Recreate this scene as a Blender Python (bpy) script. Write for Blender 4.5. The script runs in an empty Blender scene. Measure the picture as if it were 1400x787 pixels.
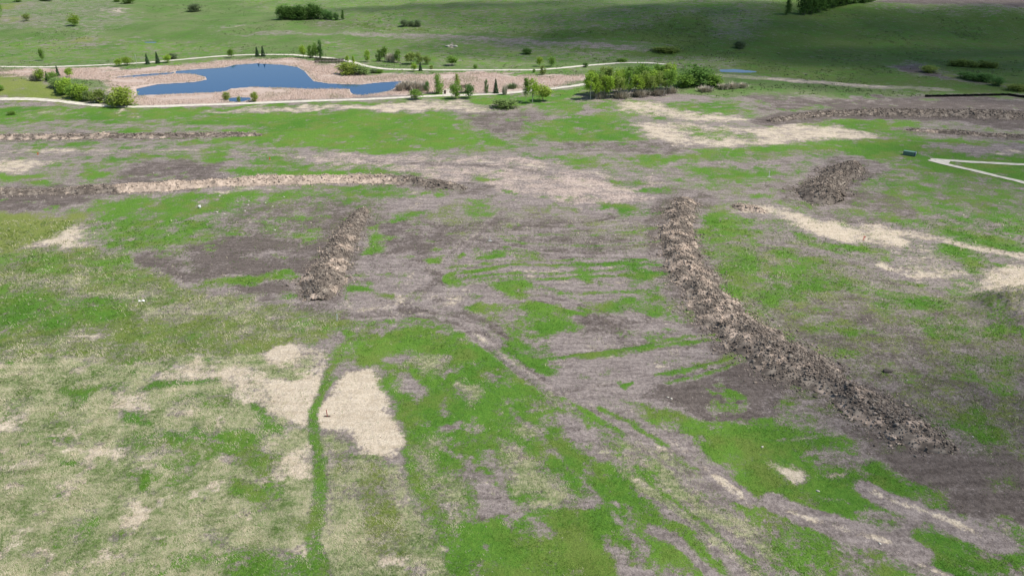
import bpy, bmesh, math, random
import numpy as np
from mathutils import Vector

R = math.radians
rng = np.random.default_rng(7)
random.seed(7)
scene = bpy.context.scene
col = scene.collection

# ------------------------------------------------------------------ camera model (photo is 1400 x 787)
F, CX, CY, HC, PITCH = 1038.0, 700.0, 393.5, 61.0, R(25.0)
cp, sp = math.cos(PITCH), math.sin(PITCH)

def project(x, y, z):
    dz = z - HC
    depth = y * cp - dz * sp
    up = y * sp + dz * cp
    return CX + F * x / depth, CY - F * up / depth

# ------------------------------------------------------------------ noise helpers
def _hash(ix, iy, seed):
    h = (ix.astype(np.int64) * 374761393 + iy.astype(np.int64) * 668265263 + seed * 1442695041) & 0xFFFFFFFF
    h = ((h ^ (h >> 13)) * 1274126177) & 0xFFFFFFFF
    h = (h ^ (h >> 16)) & 0xFFFFFFFF
    return h / 4294967295.0

def vnoise(x, y, seed=0):
    ix, iy = np.floor(x), np.floor(y)
    fx, fy = x - ix, y - iy
    fx = fx * fx * (3 - 2 * fx); fy = fy * fy * (3 - 2 * fy)
    a = _hash(ix, iy, seed); b = _hash(ix + 1, iy, seed)
    c = _hash(ix, iy + 1, seed); d = _hash(ix + 1, iy + 1, seed)
    return (a + (b - a) * fx) * (1 - fy) + (c + (d - c) * fx) * fy

def fbm(x, y, scale, octaves=4, seed=0, gain=0.5):
    x = np.asarray(x, float) * scale; y = np.asarray(y, float) * scale
    s = np.zeros(np.broadcast(x, y).shape); amp = 1.0; tot = 0.0
    for o in range(octaves):
        s += amp * vnoise(x + 17.3 * o, y - 9.1 * o, seed + o * 31); tot += amp
        x = x * 2.03; y = y * 2.03; amp *= gain
    return s / tot - 0.5

def sstep(a, b, v):
    t = np.clip((v - a) / (b - a), 0, 1)
    return t * t * (3 - 2 * t)

# ------------------------------------------------------------------ terrain
KNOLL = (-212.0, 332.0)
MOUND = (93.5, 119.0)

def hills(x, y):
    w = fbm(x, y, 1 / 120.0, 3, 5) * 60
    hm = 6.0 + 11.0 * sstep(-250, 190, x)
    h = hm * sstep(435, 575, y + w * 0.6 + 10 * np.sin(x / 70.0))
    h = h + (4.5 * fbm(x, y, 1 / 75.0, 4, 11) + 3.5 * fbm(x * 1.0, y * .35, 1 / 26.0, 3, 12)) * sstep(430, 520, y)
    return h

def h0(x, y):
    x = np.asarray(x, float); y = np.asarray(y, float)
    h = hills(x, y)
    site = 1 - sstep(235, 275, y)
    h = h + site * (0.9 * fbm(x, y, 1 / 28.0, 3, 3) + 0.30 * fbm(x, y, 1 / 5.0, 3, 8))
    h = h + 4.2 * np.exp(-(((x - KNOLL[0]) / 34) ** 2 + ((y - KNOLL[1]) / 20) ** 2))
    h = h + (5.0 + 3.5 * fbm(x, y, .35, 4, 66)) * np.exp(-(((x - MOUND[0]) / 10) ** 2 + ((y - MOUND[1]) / 8) ** 2) ** 1.8)
    return h

def px2w(pts, hf=h0, t0=40, t1=6000, steps=2600):
    p = np.asarray(pts, float).reshape(-1, 2)
    dx = (p[:, 0] - CX) / F; dyc = -(p[:, 1] - CY) / F
    dirx = dx; diry = cp + dyc * sp; dirz = -sp + dyc * cp
    ts = np.geomspace(t0, t1, steps)
    out = np.zeros((len(p), 2))
    for i in range(0, len(p), 400):
        s = slice(i, i + 400)
        X = dirx[s, None] * ts; Y = diry[s, None] * ts; Z = HC + dirz[s, None] * ts
        d = Z - hf(X, Y)
        hit = (d < 0)
        k = np.where(hit.any(1), hit.argmax(1), len(ts) - 1); k = np.maximum(k, 1)
        r = np.arange(len(k))
        d0, d1 = d[r, k - 1], d[r, k]
        f = np.where(d0 - d1 != 0, d0 / (d0 - d1 + 1e-12), 0); f = np.clip(f, 0, 1)
        t = ts[k - 1] + (ts[k] - ts[k - 1]) * f
        out[s, 0] = dirx[s] * t; out[s, 1] = diry[s] * t
    return out

def P(s):
    return [tuple(float(v) for v in q.split(',')) for q in s.split()]

# ------------------------------------------------------------------ land cover map
# classes: 0 bare soil, 1 green grass, 2 yellow green, 3 straw and sand, 4 dry grass, 5 dark soil and painted berm side shading, 6 meadow, 7 hill turf, 8 reed litter
REEDS = P("-200,92 60,95 130,93 160,95 240,89 320,82 400,79 430,85 470,92 500,103 560,102 650,99 700,99 740,105 800,102 802,112 760,118 720,122 690,126 600,128 560,128 480,134 330,140 190,144 160,128 140,112 100,108 0,104 -200,104")
POND = P("179,119 214,114 264,112 281,109 280,105 266,101.5 239,100.5 239,97 264,95 307,92 321,88.5 351,86.5 386,88.5 407,91.5 417,97 423,104 430,111 450,114 471,115 493,115.5 514,113 551,110.5 546,116 536,123.5 514,128 493,130.5 482,129 478,126 477,121.5 420,121.5 386,120 343,119 317,121 311,124 300,126 250,128 214,129.5 184,130.5")
CHANNEL = P("150,105 200,101 239,98.5 239,100.8 205,104 160,106.5")
MARSH = P("310,134 325,132.5 343,133 345,136 330,139.5 312,139")
MEADOW_POOL = P("192,56 205,55.2 217,56 214,58.7 197,58.7")
FAR_POOL = P("982,95.3 1005,94.6 1030,97 1041,99 1015,99.4 985,98.4")

COVER = [
 # far valley and hillside
 (6, 1, "-900,-80 2400,-80 2400,140 1000,135 800,118 0,118 -900,118"),
 (7, .9, "430,-80 2400,-80 2400,138 1270,130 1000,100 860,80 700,62 520,48 440,35"),
 (1, .55, "-600,62 200,52 330,60 330,76 200,86 -600,90"),
 (1, .5, "420,55 560,52 860,75 1000,80 1000,95 860,82 700,92 520,92 440,78"),
 (1, .55, "290,-10 800,-10 1000,8 860,40 620,44 480,32 430,30 360,14"),
 (1, .5, "960,-5 1060,-5 1050,25 1010,55 985,50 975,20"),
 (1, .5, "1180,4 1400,12 1900,28 1900,40 1400,20 1190,12"),
 (0, .38, "40,0 160,0 200,30 120,50 60,40 -80,40 -80,14"),
 (0, .45, "285,34 380,37 385,52 300,48"),
 (3, .35, "300,36 330,36 350,44 310,44"),
 (3, .35, "140,10 170,12 165,18 150,17"),
 (2, .8, "70,58 100,52 130,50 128,56 90,62"),
 (2, .8, "0,5 30,4 32,11 -40,14"),
 (2, .5, "0,24 50,24 60,29 -30,30"),
 (5, .5, "105,60 160,57 160,62 110,64"),
 (5, .9, "1195,2.5 1290,7 1400,10.5 2000,30 2000,-90 1188,-90"),
 (5, 1, "1213,88 1260,86 1280,97 1390,118 1420,124 1300,108 1230,98"),  # dark hollow in the side valley, laid in the darkest ground tone
 (3, .8, "608,62 620,61 624,64 612,65"),
 # thin growth over the whole site
 (1, .30, "-900,160 300,150 700,140 1000,135 2400,140 2400,1000 -900,1000"),
 (0, .75, "520,270 640,262 900,285 910,350 880,420 700,420 640,440 540,440 470,430 450,405 500,340"),
 (5, .25, "500,280 640,290 900,300 910,350 760,345 640,340 560,380 480,400"),
 (0, .7, "690,400 960,400 1060,490 1040,580 900,580 760,530"),
 # reeds, knoll, grass by the paths
 (8, 1, None, REEDS),
 (1, .9, "-200,140 185,148 420,141 560,136 700,131 790,120 830,116 830,128 760,140 700,146 600,140 560,143 440,146 290,152 270,162 -200,168"),
 (1, .8, "560,128 600,127 680,128 720,124 760,119 760,122 690,131 560,135"),
 (1, .7, "480,98 650,98 740,98 800,93 800,97 740,103 650,99 500,102"),
 (1, .8, "-200,94 60,95 170,90 240,86 300,80 300,82 240,89 130,94 0,97"),
 (2, .85, "-300,103 40,104 60,115 90,128 130,142 60,136 -300,136"),
 (4, .6, "20,155 60,151 117,152 117,158 30,161"),
 (2, .7, "160,149 192,149 200,159 180,158"),
 (3, .6, "160,153 172,153 173,155 161,155"),
 (3, .6, "180,156 186,157 197,163 190,162"),
 (3, .68, "285,153 330,150 420,146 480,144 560,139 640,139 690,147 640,152 560,151 440,152 330,156 290,156"),
 (4, .55, "560,138 640,140 690,146 760,142 800,128 830,130 830,140 700,150 600,146"),
 # far rows of the site
 (1, .95, "245,160 340,156 470,153 600,153 645,160 630,172 690,190 720,200 640,200 560,209 470,207 440,198 380,200 330,192 300,196 250,193 270,182 330,180 360,176 330,170 250,168"),
 (5, .6, "620,158 680,150 760,150 760,165 730,190 690,190 640,175"),
 (5, .5, "790,178 860,176 960,200 900,212 720,206 760,200"),
 (1, .8, "725,172 790,158 850,160 870,178 900,188 840,196 760,196 720,190"),
 (1, .65, "720,140 830,136 1000,140 1040,155 1000,160 880,158 760,156"),
 (0, .9, "785,150 800,146 825,150 815,158 790,158"),
 (5, .6, "1000,130 1100,128 1130,145 1050,150"),
 (5, .85, "1040,152 1100,140 1180,135 1280,134 1900,134 1900,182 1400,178 1250,165 1150,160"),
 (1, .6, "1060,150 1120,146 1160,150 1110,156"),
 (1, .8, "1050,170 1090,163 1200,160 1260,170 1240,184 1130,176"),
 (3, .68, "850,140 900,138 940,150 1030,162 1050,167 960,166 900,158 840,150"),
 (3, .62, "860,172 950,170 1020,175 1100,166 1150,172 1210,182 1180,190 1080,198 1000,206 940,200 890,188"),
 (1, .5, "930,176 1000,180 1040,190 960,190"),
 (1, .9, "990,205 1080,199 1180,190 1230,188 1280,200 1240,215 1100,212 980,218 880,223 870,217"),
 (1, .75, "1200,180 1300,190 1400,196 1800,210 1800,222 1400,200 1250,195"),
 (2, .4, "900,218 1100,208 1180,207 1180,210 1000,218 900,221"),
 (0, .9, "950,222 1060,218 1105,220 1050,224 950,230"),
 (1, .6, "950,230 1080,226 1090,245 1000,250 960,245"),
 (1, .9, "1240,206 1400,206 1800,240 1800,290 1400,254 1290,237 1230,222"),
 (0, 1, "1285,203 1330,197 1420,200 1800,212 1800,228 1420,215 1330,210"),
 (3, .45, "1340,206 1400,206 1430,213 1345,211"),
 (1, .9, "45,195 65,193 70,208 45,209"), (1, .8, "150,177 200,172 205,181 140,182"),
 (1, .7, "80,195 120,192 115,202 85,200"), (1, .7, "150,198 185,200 180,206 150,204"),
 (1, .8, "150,215 255,212 255,221 190,222"), (1, .85, "275,208 320,207 315,220 280,222"),
 (1, .85, "350,205 385,210 400,225 350,224 365,215"), (1, .9, "305,232 340,229 345,241 315,243"),
 (1, .85, "345,232 400,227 470,226 560,230 560,238 440,240 350,241"),
 (1, .8, "130,232 145,232 140,248 125,247"), (1, .7, "-60,242 40,235 70,236 40,245 -60,252"),
 (1, .8, "30,250 60,248 60,254 30,254"), (1, .7, "150,243 175,241 172,248 150,249"),
 (3, .7, "-90,225 30,222 55,224 40,236 -90,242"), (3, .3, "30,206 130,205 160,212 40,213"),
 (5, .75, "180,225 300,222 310,245 170,255 150,245"), (5, .8, "-120,264 130,263 160,268 100,282 -120,300"),
 (5, .4, "60,178 140,180 140,186 60,184"),
 # broad bare band across the site
 (8, .42, "420,205 560,212 700,213 830,235 920,250 900,272 800,283 680,262 560,240 430,222"),
 (8, .3, "640,236 800,238 890,260 820,276 700,262"),
 (1, .85, "875,217 950,213 950,222 880,226"), (1, .7, "770,220 800,219 805,228 780,229"),
 (1, .8, "598,252 635,254 620,262 590,258"), (1, .7, "640,240 690,243 690,247 650,246"),
 (1, .85, "865,258 930,262 930,267 880,264"), (1, .95, "825,278 860,280 900,290 895,300 850,293"),
 (1, .7, "830,245 880,245 890,252 840,252"), (1, .7, "690,260 720,262 700,266"),
 # left field inside the berms
 (1, .60, "110,282 240,268 500,250 560,258 510,275 470,320 420,350 330,330 250,350 170,345 130,320"),
 (5, .45, "330,275 450,262 500,270 450,310 360,318 300,312"),
 (3, .45, "255,278 280,276 275,284 255,285"), (3, .4, "270,262 380,256 385,260 290,266"),
 (3, .4, "325,302 360,296 360,310 330,312"), (5, .35, "150,300 300,285 450,275 500,270 460,325 330,330 250,345 150,338"), (1, .45, "130,290 260,275 300,290 250,335 150,330"),
 (5, .8, "270,330 330,320 400,322 450,330 430,370 380,375 300,365 260,350"),
 (5, .85, "150,352 230,345 260,362 420,370 415,375 280,382 200,372"),
 (0, .5, "350,345 400,340 415,352 370,358"),
 (1, .95, "260,380 330,373 412,373 412,388 330,388"), (5, .85, "290,391 380,389 405,405 350,408"),
 (2, .9, "-300,300 40,288 110,292 115,310 70,325 0,350 -300,352"),
 (3, .8, "40,335 75,322 110,302 122,310 121,338 60,341"),
 # left lush grass
 (2, 1, "-500,345 60,342 130,332 180,367 280,397 400,417 470,420 480,440 440,465 350,490 200,495 0,500 -500,505"),
 (1, .32, "-500,345 60,342 130,332 180,367 280,397 400,417 470,420 480,440 440,465 350,490 200,495 0,500 -500,505"),
 (1, .6, "-300,400 60,400 170,410 200,430 120,450 -300,460"),
 (1, .45, "-300,345 60,345 140,345 200,378 150,380 60,365 -300,368"),
 (4, .55, "100,385 300,400 400,420 330,440 230,432 100,400"),
 (4, .5, "-300,372 60,372 130,378 100,396 -300,396"),
 (4, .5, "380,425 460,425 450,450 380,462 300,465 350,440"),
 (4, .3, "-300,452 100,456 300,470 300,486 -300,492"),
 (3, .5, "90,457 130,456 160,460 120,466"),
 # dry grass foreground
 (4, 1, "-500,497 100,492 200,495 430,482 436,560 430,700 450,800 460,1000 -900,1000"),
 (4, .9, "450,588 480,625 540,640 580,690 620,790 640,1000 445,1000 440,700 440,620"),
 (4, .6, "330,490 440,480 450,505 360,515"),
 (3, .8, "210,507 330,497 390,508 330,520 260,515"), (3, .8, "165,530 215,530 225,555 185,560"),
 (3, .6, "310,520 420,505 425,560 380,560 330,545"), (3, .85, "-100,563 35,567 28,585 -100,592"),
 (3, .75, "98,622 150,625 140,640 100,638"), (3, .55, "-80,628 40,635 30,650 -80,650"),
 (3, .8, "380,747 430,745 432,765 390,760"), (3, .55, "375,620 425,600 425,640 400,660 370,650"),
 (3, .5, "150,680 200,680 215,705 170,700"), (3, .45, "210,710 240,715 240,730 205,725"),
 (3, .45, "20,550 60,545 60,565 20,565"), (3, .4, "320,590 350,600 330,615"),
 (1, .85, "255,600 330,595 390,620 370,640 290,630"), (1, .75, "180,555 215,560 210,590 180,575"),
 (1, .75, "345,545 385,560 390,590 350,580"), (1, .65, "210,580 300,590 300,615 230,605"),
 (1, .75, "320,650 370,650 372,672 320,668"), (1, .85, "330,742 400,750 432,775 440,830 330,830 310,770"),
 (1, .75, "55,636 95,634 98,645 60,643"), (1, .9, "185,655 207,657 202,668 187,666"),
 (1, .45, "10,600 120,600 110,615 40,612"), (1, .45, "285,690 320,720 330,770 290,740"),
 (1, .6, "95,710 130,708 125,722 98,720"), (1, .6, "220,722 240,722 236,735 222,733"), (1, .6, "160,718 178,722 176,736 164,732"),
 (1, .5, "90,520 130,516 160,525 120,535"), (1, .6, "205,510 300,515 300,522 205,524"),
 (1, .5, "240,540 300,535 310,555 250,560"),
 (3, 1, "362,480 378,469 405,468 418,478 412,491 380,495 364,490"),
 (3, 1, "432,572 445,530 465,510 500,503 515,520 528,550 540,580 555,598 540,625 510,632 485,625 475,600 440,583"),
 (3, 1, "370,515 420,508 448,500 440,540 425,580 415,580 400,550 375,530"),
 (3, .6, "425,478 452,476 450,500 430,505"), (3, .55, "480,445 496,443 496,449 484,450"),
 (2, .5, "475,640 530,650 560,760 500,775"), (3, .85, "505,770 530,765 555,760 550,772 512,783"),
 (6, .6, "540,640 570,640 620,690 640,760 600,740 560,680"),
 (2, .35, "440,600 470,600 470,700 445,690"),
 # green centre
 (1, .9, "470,450 560,442 640,457 700,472 760,540 830,600 900,640 940,700 1000,787 1080,1000 620,1000 605,760 565,660 550,590 520,530 490,490"),
 (4, .55, "560,590 600,600 640,690 620,720 575,660"),
 (0, 1, "518,494 525,482 545,478 562,479 572,485 545,493"), (0, 1, "545,520 560,513 575,525 588,540 570,547 550,535"),
 (0, .9, "606,513 618,511 621,517 610,519"), (4, .85, "622,528 640,522 661,528 658,545 640,552 625,540"),
 (4, .75, "559,490 590,484 622,492 615,508 580,514"), (0, .9, "675,515 695,511 710,520 695,526 680,524"),
 (0, .95, "600,575 620,571 629,580 612,588 600,584"), (0, .65, "692,543 735,545 755,560 720,560"),
 (0, 1, "754,573 790,578 820,595 845,625 842,637 810,628 780,608"), (4, .6, "750,540 800,560 790,572 750,562"),
 (0, 1, "620,620 645,625 652,648 680,650 705,683 709,700 670,697 636,701 650,680 628,648"),
 (0, .75, "654,614 676,622 690,645 684,660 664,640"), (4, .85, "690,610 720,620 750,650 775,680 745,693 700,685 690,650"),
 (4, .7, "690,580 720,575 740,600 715,612"), (0, .8, "790,683 808,676 826,690 825,702 800,702"),
 (0, .85, "838,690 856,692 850,702"), (0, 1, "835,734 852,742 870,760 900,765 960,787 1000,840 850,860 850,785"),
 (0, .8, "686,715 706,709 712,735 692,738"), (0, .6, "590,545 605,545 610,560 595,562"),
 (0, 1, "888,676 930,683 965,700 1000,728 1040,758 1080,790 1150,860 1070,860 1010,782 960,730 915,702"),
 (4, .8, "860,640 920,650 1000,690 1060,740 1120,800 1080,790 1000,728 930,680 880,670"),
 (4, .55, "800,605 850,600 930,640 960,660 900,655 840,635"), (0, .5, "860,690 885,722 905,750 890,755 860,715"),
 (0, .55, "720,700 740,715 735,740 722,730"), (0, .5, "640,735 655,740 650,760"), (0, .5, "750,748 765,744 768,760"),
 # field between the berms, lower part
 (1, .85, "700,418 740,417 830,420 842,432 770,436 700,425"), (1, .95, "715,440 755,428 760,440 792,447 760,468 730,464"),
 (1, .85, "700,472 720,480 750,490 755,505 730,505 700,482"), (1, .7, "640,425 690,418 690,426 650,436"),
 (5, .5, "790,432 850,440 872,460 840,470 790,466"), (3, .45, "838,418 900,420 900,430 845,428"),
 (5, .8, "880,545 930,515 1000,497 1050,484 1075,520 1050,572 960,580 900,562"),
 (1, .85, "845,532 875,520 872,526 850,534"), (1, .8, "960,532 980,536 970,542"), (1, .8, "980,528 1005,535 990,540"),
 (1, .9, "845,552 880,562 960,580 1040,575 1100,600 1100,640 1000,620 930,592 900,585"),
 (1, .9, "790,570 830,585 848,598 820,592"), (1, .8, "880,575 925,600 915,606 880,588"),
 (5, .5, "520,295 640,300 640,325 580,347 500,347"), (2, .3, "540,285 640,280 760,285 900,300 900,350 760,340 640,330"),
 (1, .5, "620,276 675,275 690,290 720,292 720,298 640,296"), (1, .85, "535,291 565,288 560,300 535,300"),
 (1, .95, "500,310 520,308 522,340 495,346"), (1, .95, "580,352 612,348 605,358 585,361"),
 (1, .95, "633,345 642,341 647,347 640,352 634,350"), (1, .95, "663,349 690,343 735,347 730,353 670,356"),
 (1, .95, "610,372 632,370 630,382 608,382"), (1, .85, "775,370 810,368 825,382 790,383"),
 (1, .75, "855,358 900,358 912,395 870,395"), (1, .7, "760,310 790,308 790,316 765,316"),
 (1, .8, "672,385 720,383 742,400 720,408 690,396"), (1, .95, "467,393 500,390 503,402 470,405"),
 (1, .95, "507,400 540,403 538,411 510,408"), (1, .95, "555,405 575,403 572,415 556,415"),
 (1, .6, "820,412 900,405 950,420 940,436 850,430"), (5, .4, "640,300 760,300 880,330 820,350 720,340 650,335"),
 (3, .25, "430,420 560,400 640,390 640,425 560,440 470,432"),
 # right hand side
 (1, .50, "960,285 1050,330 1160,370 1300,400 1330,420 1400,440 1800,520 1800,720 1330,620 1200,540 1100,480 1010,430 960,370"),
 (5, .8, "1050,420 1160,400 1330,430 1800,520 1800,720 1330,620 1200,540 1100,480"),
 (1, .8, "960,365 1030,345 1090,350 1110,380 1170,385 1190,400 1100,410 1060,420 1000,402"),
 (1, .95, "955,290 1000,288 1025,300 1025,315 980,322 955,330"), (1, .95, "1190,415 1280,400 1290,410 1282,426 1200,431"),
 (1, .85, "1080,430 1180,445 1200,460 1120,456"), (1, .85, "1240,440 1330,440 1400,455 1330,458 1250,456"),
 (1, .85, "1130,480 1190,490 1180,500 1130,495"), (1, .85, "1210,545 1290,570 1335,612 1290,600"),
 (1, .8, "1270,575 1350,555 1385,600 1335,612"), (1, .7, "1340,480 1380,480 1390,540 1350,530"),
 (1, .7, "1280,470 1320,480 1340,520 1300,510"), (1, .7, "1100,335 1160,330 1180,345 1120,350"),
 (1, .85, "1095,280 1180,285 1262,306 1250,311 1180,300 1110,292"), (1, .92, "1285,314 1400,334 1800,400 1800,420 1400,346 1320,332"),
 (5, .7, "1160,240 1260,230 1400,262 1800,330 1800,390 1400,330 1300,308 1180,282"), (1, .5, "1160,240 1260,230 1400,262 1800,330 1800,390 1400,330 1300,308 1180,282"),
 (5, .5, "1060,225 1090,226 1080,262 1030,258"), (1, .7, "1110,300 1160,305 1190,318 1150,318"),
 (3, 1, "1095,299 1140,300 1180,315 1187,330 1140,326 1100,308"), (3, .95, "1187,316 1202,310 1238,326 1226,331 1195,326"),
 (3, .75, "1000,282 1060,285 1110,296 1100,304 1050,296 1005,288"),
 (3, .35, "1200,335 1330,340 1342,370 1310,390 1230,365"), (1, .75, "1290,335 1330,343 1342,360 1310,366 1290,350"),
 (3, .55, "1180,352 1240,364 1275,372 1250,376 1195,362"), (3, .5, "1235,383 1300,398 1320,406 1260,398"),
 (3, .85, "1330,378 1365,364 1800,360 1800,470 1400,440 1375,420 1345,402"), (1, .45, "1310,395 1345,400 1375,425 1390,445 1340,440"),
 (1, .9, "930,600 1040,575 1130,590 1180,620 1240,660 1250,690 1180,690 1150,715 1080,700 1000,660"),
 (5, .9, "1150,585 1330,622 1400,640 1800,740 1800,800 1400,722 1300,690 1240,660 1200,630"),
 (1, .6, "1330,650 1380,640 1395,660 1350,670"), (1, .55, "1240,655 1285,660 1285,680 1240,680"),
 (5, .55, "1140,600 1190,620 1180,640 1120,625"),
 (3, .85, "1052,636 1080,633 1112,650 1080,660 1055,646"), (3, .5, "1130,648 1158,648 1160,654 1140,654"),
 (3, .4, "1110,680 1150,682 1155,689 1120,687"), (3, .45, "1188,668 1230,680 1240,692 1200,684"),
 (2, .3, "960,320 1100,330 1300,400 1800,520 1800,720 1330,620 1200,540 1100,480 1010,430"),
 (1, .92, "1250,722 1300,725 1400,745 1900,870 1900,1000 1400,1000 1300,770 1245,752"),
 (1, .85, "1000,682 1060,692 1150,745 1250,780 1300,850 1130,900 1060,770"), (5, .4, "1000,690 1060,700 1180,760 1160,780 1060,740"),
 (0, 1, "1385,772 1400,768 1500,790 1500,810 1390,790"),
 (0, .6, "1130,770 1180,765 1200,787 1150,800"),
 (3, .5, "905,590 950,615 935,625 900,610"), (3, .45, "880,610 925,618 915,632 885,625"),
]
STROKES = [
 (5, .5, "940,270 925,292 918,322 924,354 948,396 980,438 1025,475 1080,505 1130,532 1190,568 1250,600 1325,632", 74),  # berm rows: dark dirt margins, with shading of the left side painted in
 (5, .45, "499,285 482,307 466,333 452,364 440,388 434,413", 60), (5, .5, "1172,225 1144,241 1120,259 1126,271 1160,280", 55),
 (5, .5, "-150,268 0,264 110,261 250,254", 16), (5, .5, "480,246 560,250 650,259", 17), (5, .4, "-150,191 140,188 300,185", 12),
 (5, .7, "1048,166 1130,156 1280,156 1600,166", 15), (5, .5, "1235,178 1400,188 1600,197", 9),
 (0, .8, "650,330 740,345 830,350 900,345", 2), (3, .4, "660,340 750,353 900,353", 2), (0, .8, "640,320 720,320 800,312 885,300", 2.5),
 (5, .6, "660,315 740,310 830,297 905,286", 2), (5, .5, "650,335 740,349 830,356 905,350", 1.8), (1, .6, "600,368 700,358 800,352 905,356", 2.2),
 (1, .55, "690,330 780,336 900,330", 2.5), (1, .5, "700,322 800,322 900,312", 2.2), (5, .5, "720,395 780,412 850,440", 2), (3, .35, "735,390 800,410 870,432", 2),
 (5, .6, "655,455 720,515 790,565 870,612 950,662", 2.5), (5, .55, "675,450 740,505 810,553 890,599 965,645", 2.5), (3, .4, "665,452 730,510 800,559 880,606", 2.2),
 (0, .6, "700,560 760,622 830,692 905,772", 7), (5, .4, "832,602 900,657 990,722 1075,800", 4), (3, .3, "862,602 950,668 1060,762 1110,810", 6),
 (1, .7, "870,640 960,712 1060,800", 7), (4, .6, "845,640 940,705 1040,790", 9),
 (3, .35, "1190,386 1300,408 1345,426", 3), (5, .5, "1180,378 1290,400", 3), (0, .6, "1040,330 1150,352 1250,380", 5), (5, .5, "1000,330 1120,352 1230,388", 3),
 (3, .4, "560,225 700,222 830,240", 4), (5, .4, "500,222 640,226 780,238 900,255", 3), (3, .35, "620,240 760,248 900,268", 3), (5, .35, "640,252 780,262 880,280", 2.5),
 (3, .35, "-40,207 120,205 260,206 420,214", 4), (5, .4, "-40,214 150,212 300,224", 3),
 (3, .35, "520,330 560,380 540,420", 4), (5, .5, "470,425 520,432 600,425 660,440", 3),
 (6, 1, "330,42 480,44 620,50 760,58 900,66", 11), (0, .5, "360,45 480,46 620,52 760,60 900,68", 6),
 (0, .35, "480,44 620,49 720,54", 4), (0, .3, "700,56 860,64", 5),
 (4, .7, "985,103 1080,110 1170,118 1290,122", 4.5), (3, .5, "1060,109 1170,117 1210,119", 3),
 (2, .8, "1300,104 1340,110 1400,120", 4),
 (5, .6, "690,290 650,320 620,345 590,385 545,425", 5), (3, .35, "682,292 643,322 612,347 580,388", 4),
 (1, .85, "610,377 700,364 770,360 905,362", 2.6), (1, .85, "612,383 720,373 850,368", 2.6), (1, .85, "615,389 760,378 905,375", 3.2),
 (3, .4, "690,372 850,364 900,366", 2), (3, .4, "640,388 760,375 900,371", 2),
 (1, .7, "690,395 740,415 800,430", 6), (1, .6, "740,390 800,412 850,425", 4), (1, .6, "760,400 840,400 900,398", 4),
 (0, .65, "630,440 700,490 760,530 820,560 880,592 935,612 975,645", 22), (3, .3, "640,450 710,500 780,545 850,580 930,612", 10),
 (5, .5, "640,440 720,500 800,555 870,592", 3), (5, .45, "690,470 760,520 830,560", 2.5),
 (0, .9, "760,530 800,490 860,500 900,520", 16),
 (1, .95, "745,492 800,486 860,477 940,463 985,456", 5), (1, .95, "795,491 850,483 920,472 1000,464", 5.5),
 (3, .35, "740,500 800,494 860,481 960,462", 4),
 (1, .85, "905,513 940,505 1010,485", 7), (1, .8, "915,525 960,512 1020,490", 5),
 (1, .9, "690,475 740,505 752,510", 12), (1, .8, "820,560 860,580 910,612", 6), (1, .75, "770,548 830,582 850,597", 7),
 (1, .95, "505,444 470,470 450,505 437,540 430,580 430,610 436,660 432,700 425,740 440,790 447,870", [8, 8, 9, 10, 12, 14, 16, 18, 20, 22, 24]),
 (2, .4, "505,444 470,470 450,505 437,540 430,580 430,610 436,660 432,700 425,740 440,790 447,870", 9),
 (0, .9, "975,650 990,662 1015,678", 22), (3, .5, "978,652 990,662 1008,673", 10),
 (0, 1, "1055,685 1100,705 1160,722 1225,738 1250,748", 26), (3, .4, "1060,688 1100,703 1160,722 1225,736", 9),
 (0, 1, "1190,672 1250,695 1300,712 1368,740", 22), (3, .5, "1195,672 1250,693 1300,708 1340,724", 8),
 (0, .9, "1220,752 1270,770 1330,798", 10), (3, .5, "1255,765 1290,778", 6),
 (0, .7, "1250,700 1230,735", 20),
 (0, .9, "898,725 930,740 955,765 995,800", 18),
 (3, .6, "1188,312 1260,321 1330,337 1400,350 1600,382", 8),
 (3, .4, "960,640 1040,700", 8), (5, .4, "930,640 1040,730", 4),
 (3, .35, "1060,600 1100,598 1140,592", 4),
 (2, .4, "0,462 150,440 300,430", 3), (3, .25, "80,416 260,425 420,436", 2.5),
 (5, .5, "470,432 560,425 600,412", 8), (5, .6, "640,430 680,447 690,462", 10),
 (2, .5, "20,140 60,130 90,122", 2),
]
BERMS = {}

K = 9
def seg_dist(x, y, a, b):
    ax, ay = a; bx, by = b
    vx, vy = bx - ax, by - ay
    L = vx * vx + vy * vy + 1e-9
    t = np.clip(((x - ax) * vx + (y - ay) * vy) / L, 0, 1)
    return np.hypot(x - ax - t * vx, y - ay - t * vy), t

def poly_sd(x, y, poly):
    """signed distance, negative inside"""
    d = np.full(x.shape, 1e9); ins = np.zeros(x.shape, bool)
    n = len(poly)
    for i in range(n):
        a = poly[i]; b = poly[(i + 1) % n]
        d = np.minimum(d, seg_dist(x, y, a, b)[0])
        c = ((a[1] > y) != (b[1] > y))
        with np.errstate(divide='ignore', invalid='ignore'):
            xi = (b[0] - a[0]) * (y - a[1]) / (b[1] - a[1] + 1e-12) + a[0]
        ins ^= c & (x < xi)
    return np.where(ins, -d, d)

def stroke_world(pts, w):
    """polyline in photo pixels -> world points and world half widths; w scalar or list (width seen in the photo)"""
    p = np.array(pts, float); n = len(p)
    ws = np.full(n, float(w)) if np.isscalar(w) else np.array(w, float)
    t = np.gradient(p, axis=0); t /= np.linalg.norm(t, axis=1)[:, None] + 1e-9
    nrm = np.stack([-t[:, 1], t[:, 0]], 1)
    c = px2w(p); a = px2w(p + nrm * ws[:, None] / 2); b = px2w(p - nrm * ws[:, None] / 2)
    # measure the width across the world direction of the line
    tw = np.gradient(c, axis=0); tw /= np.linalg.norm(tw, axis=1)[:, None] + 1e-9
    nw = np.stack([-tw[:, 1], tw[:, 0]], 1)
    hw = np.abs(((a - b) * nw).sum(1)) / 2
    return c, hw

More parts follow.
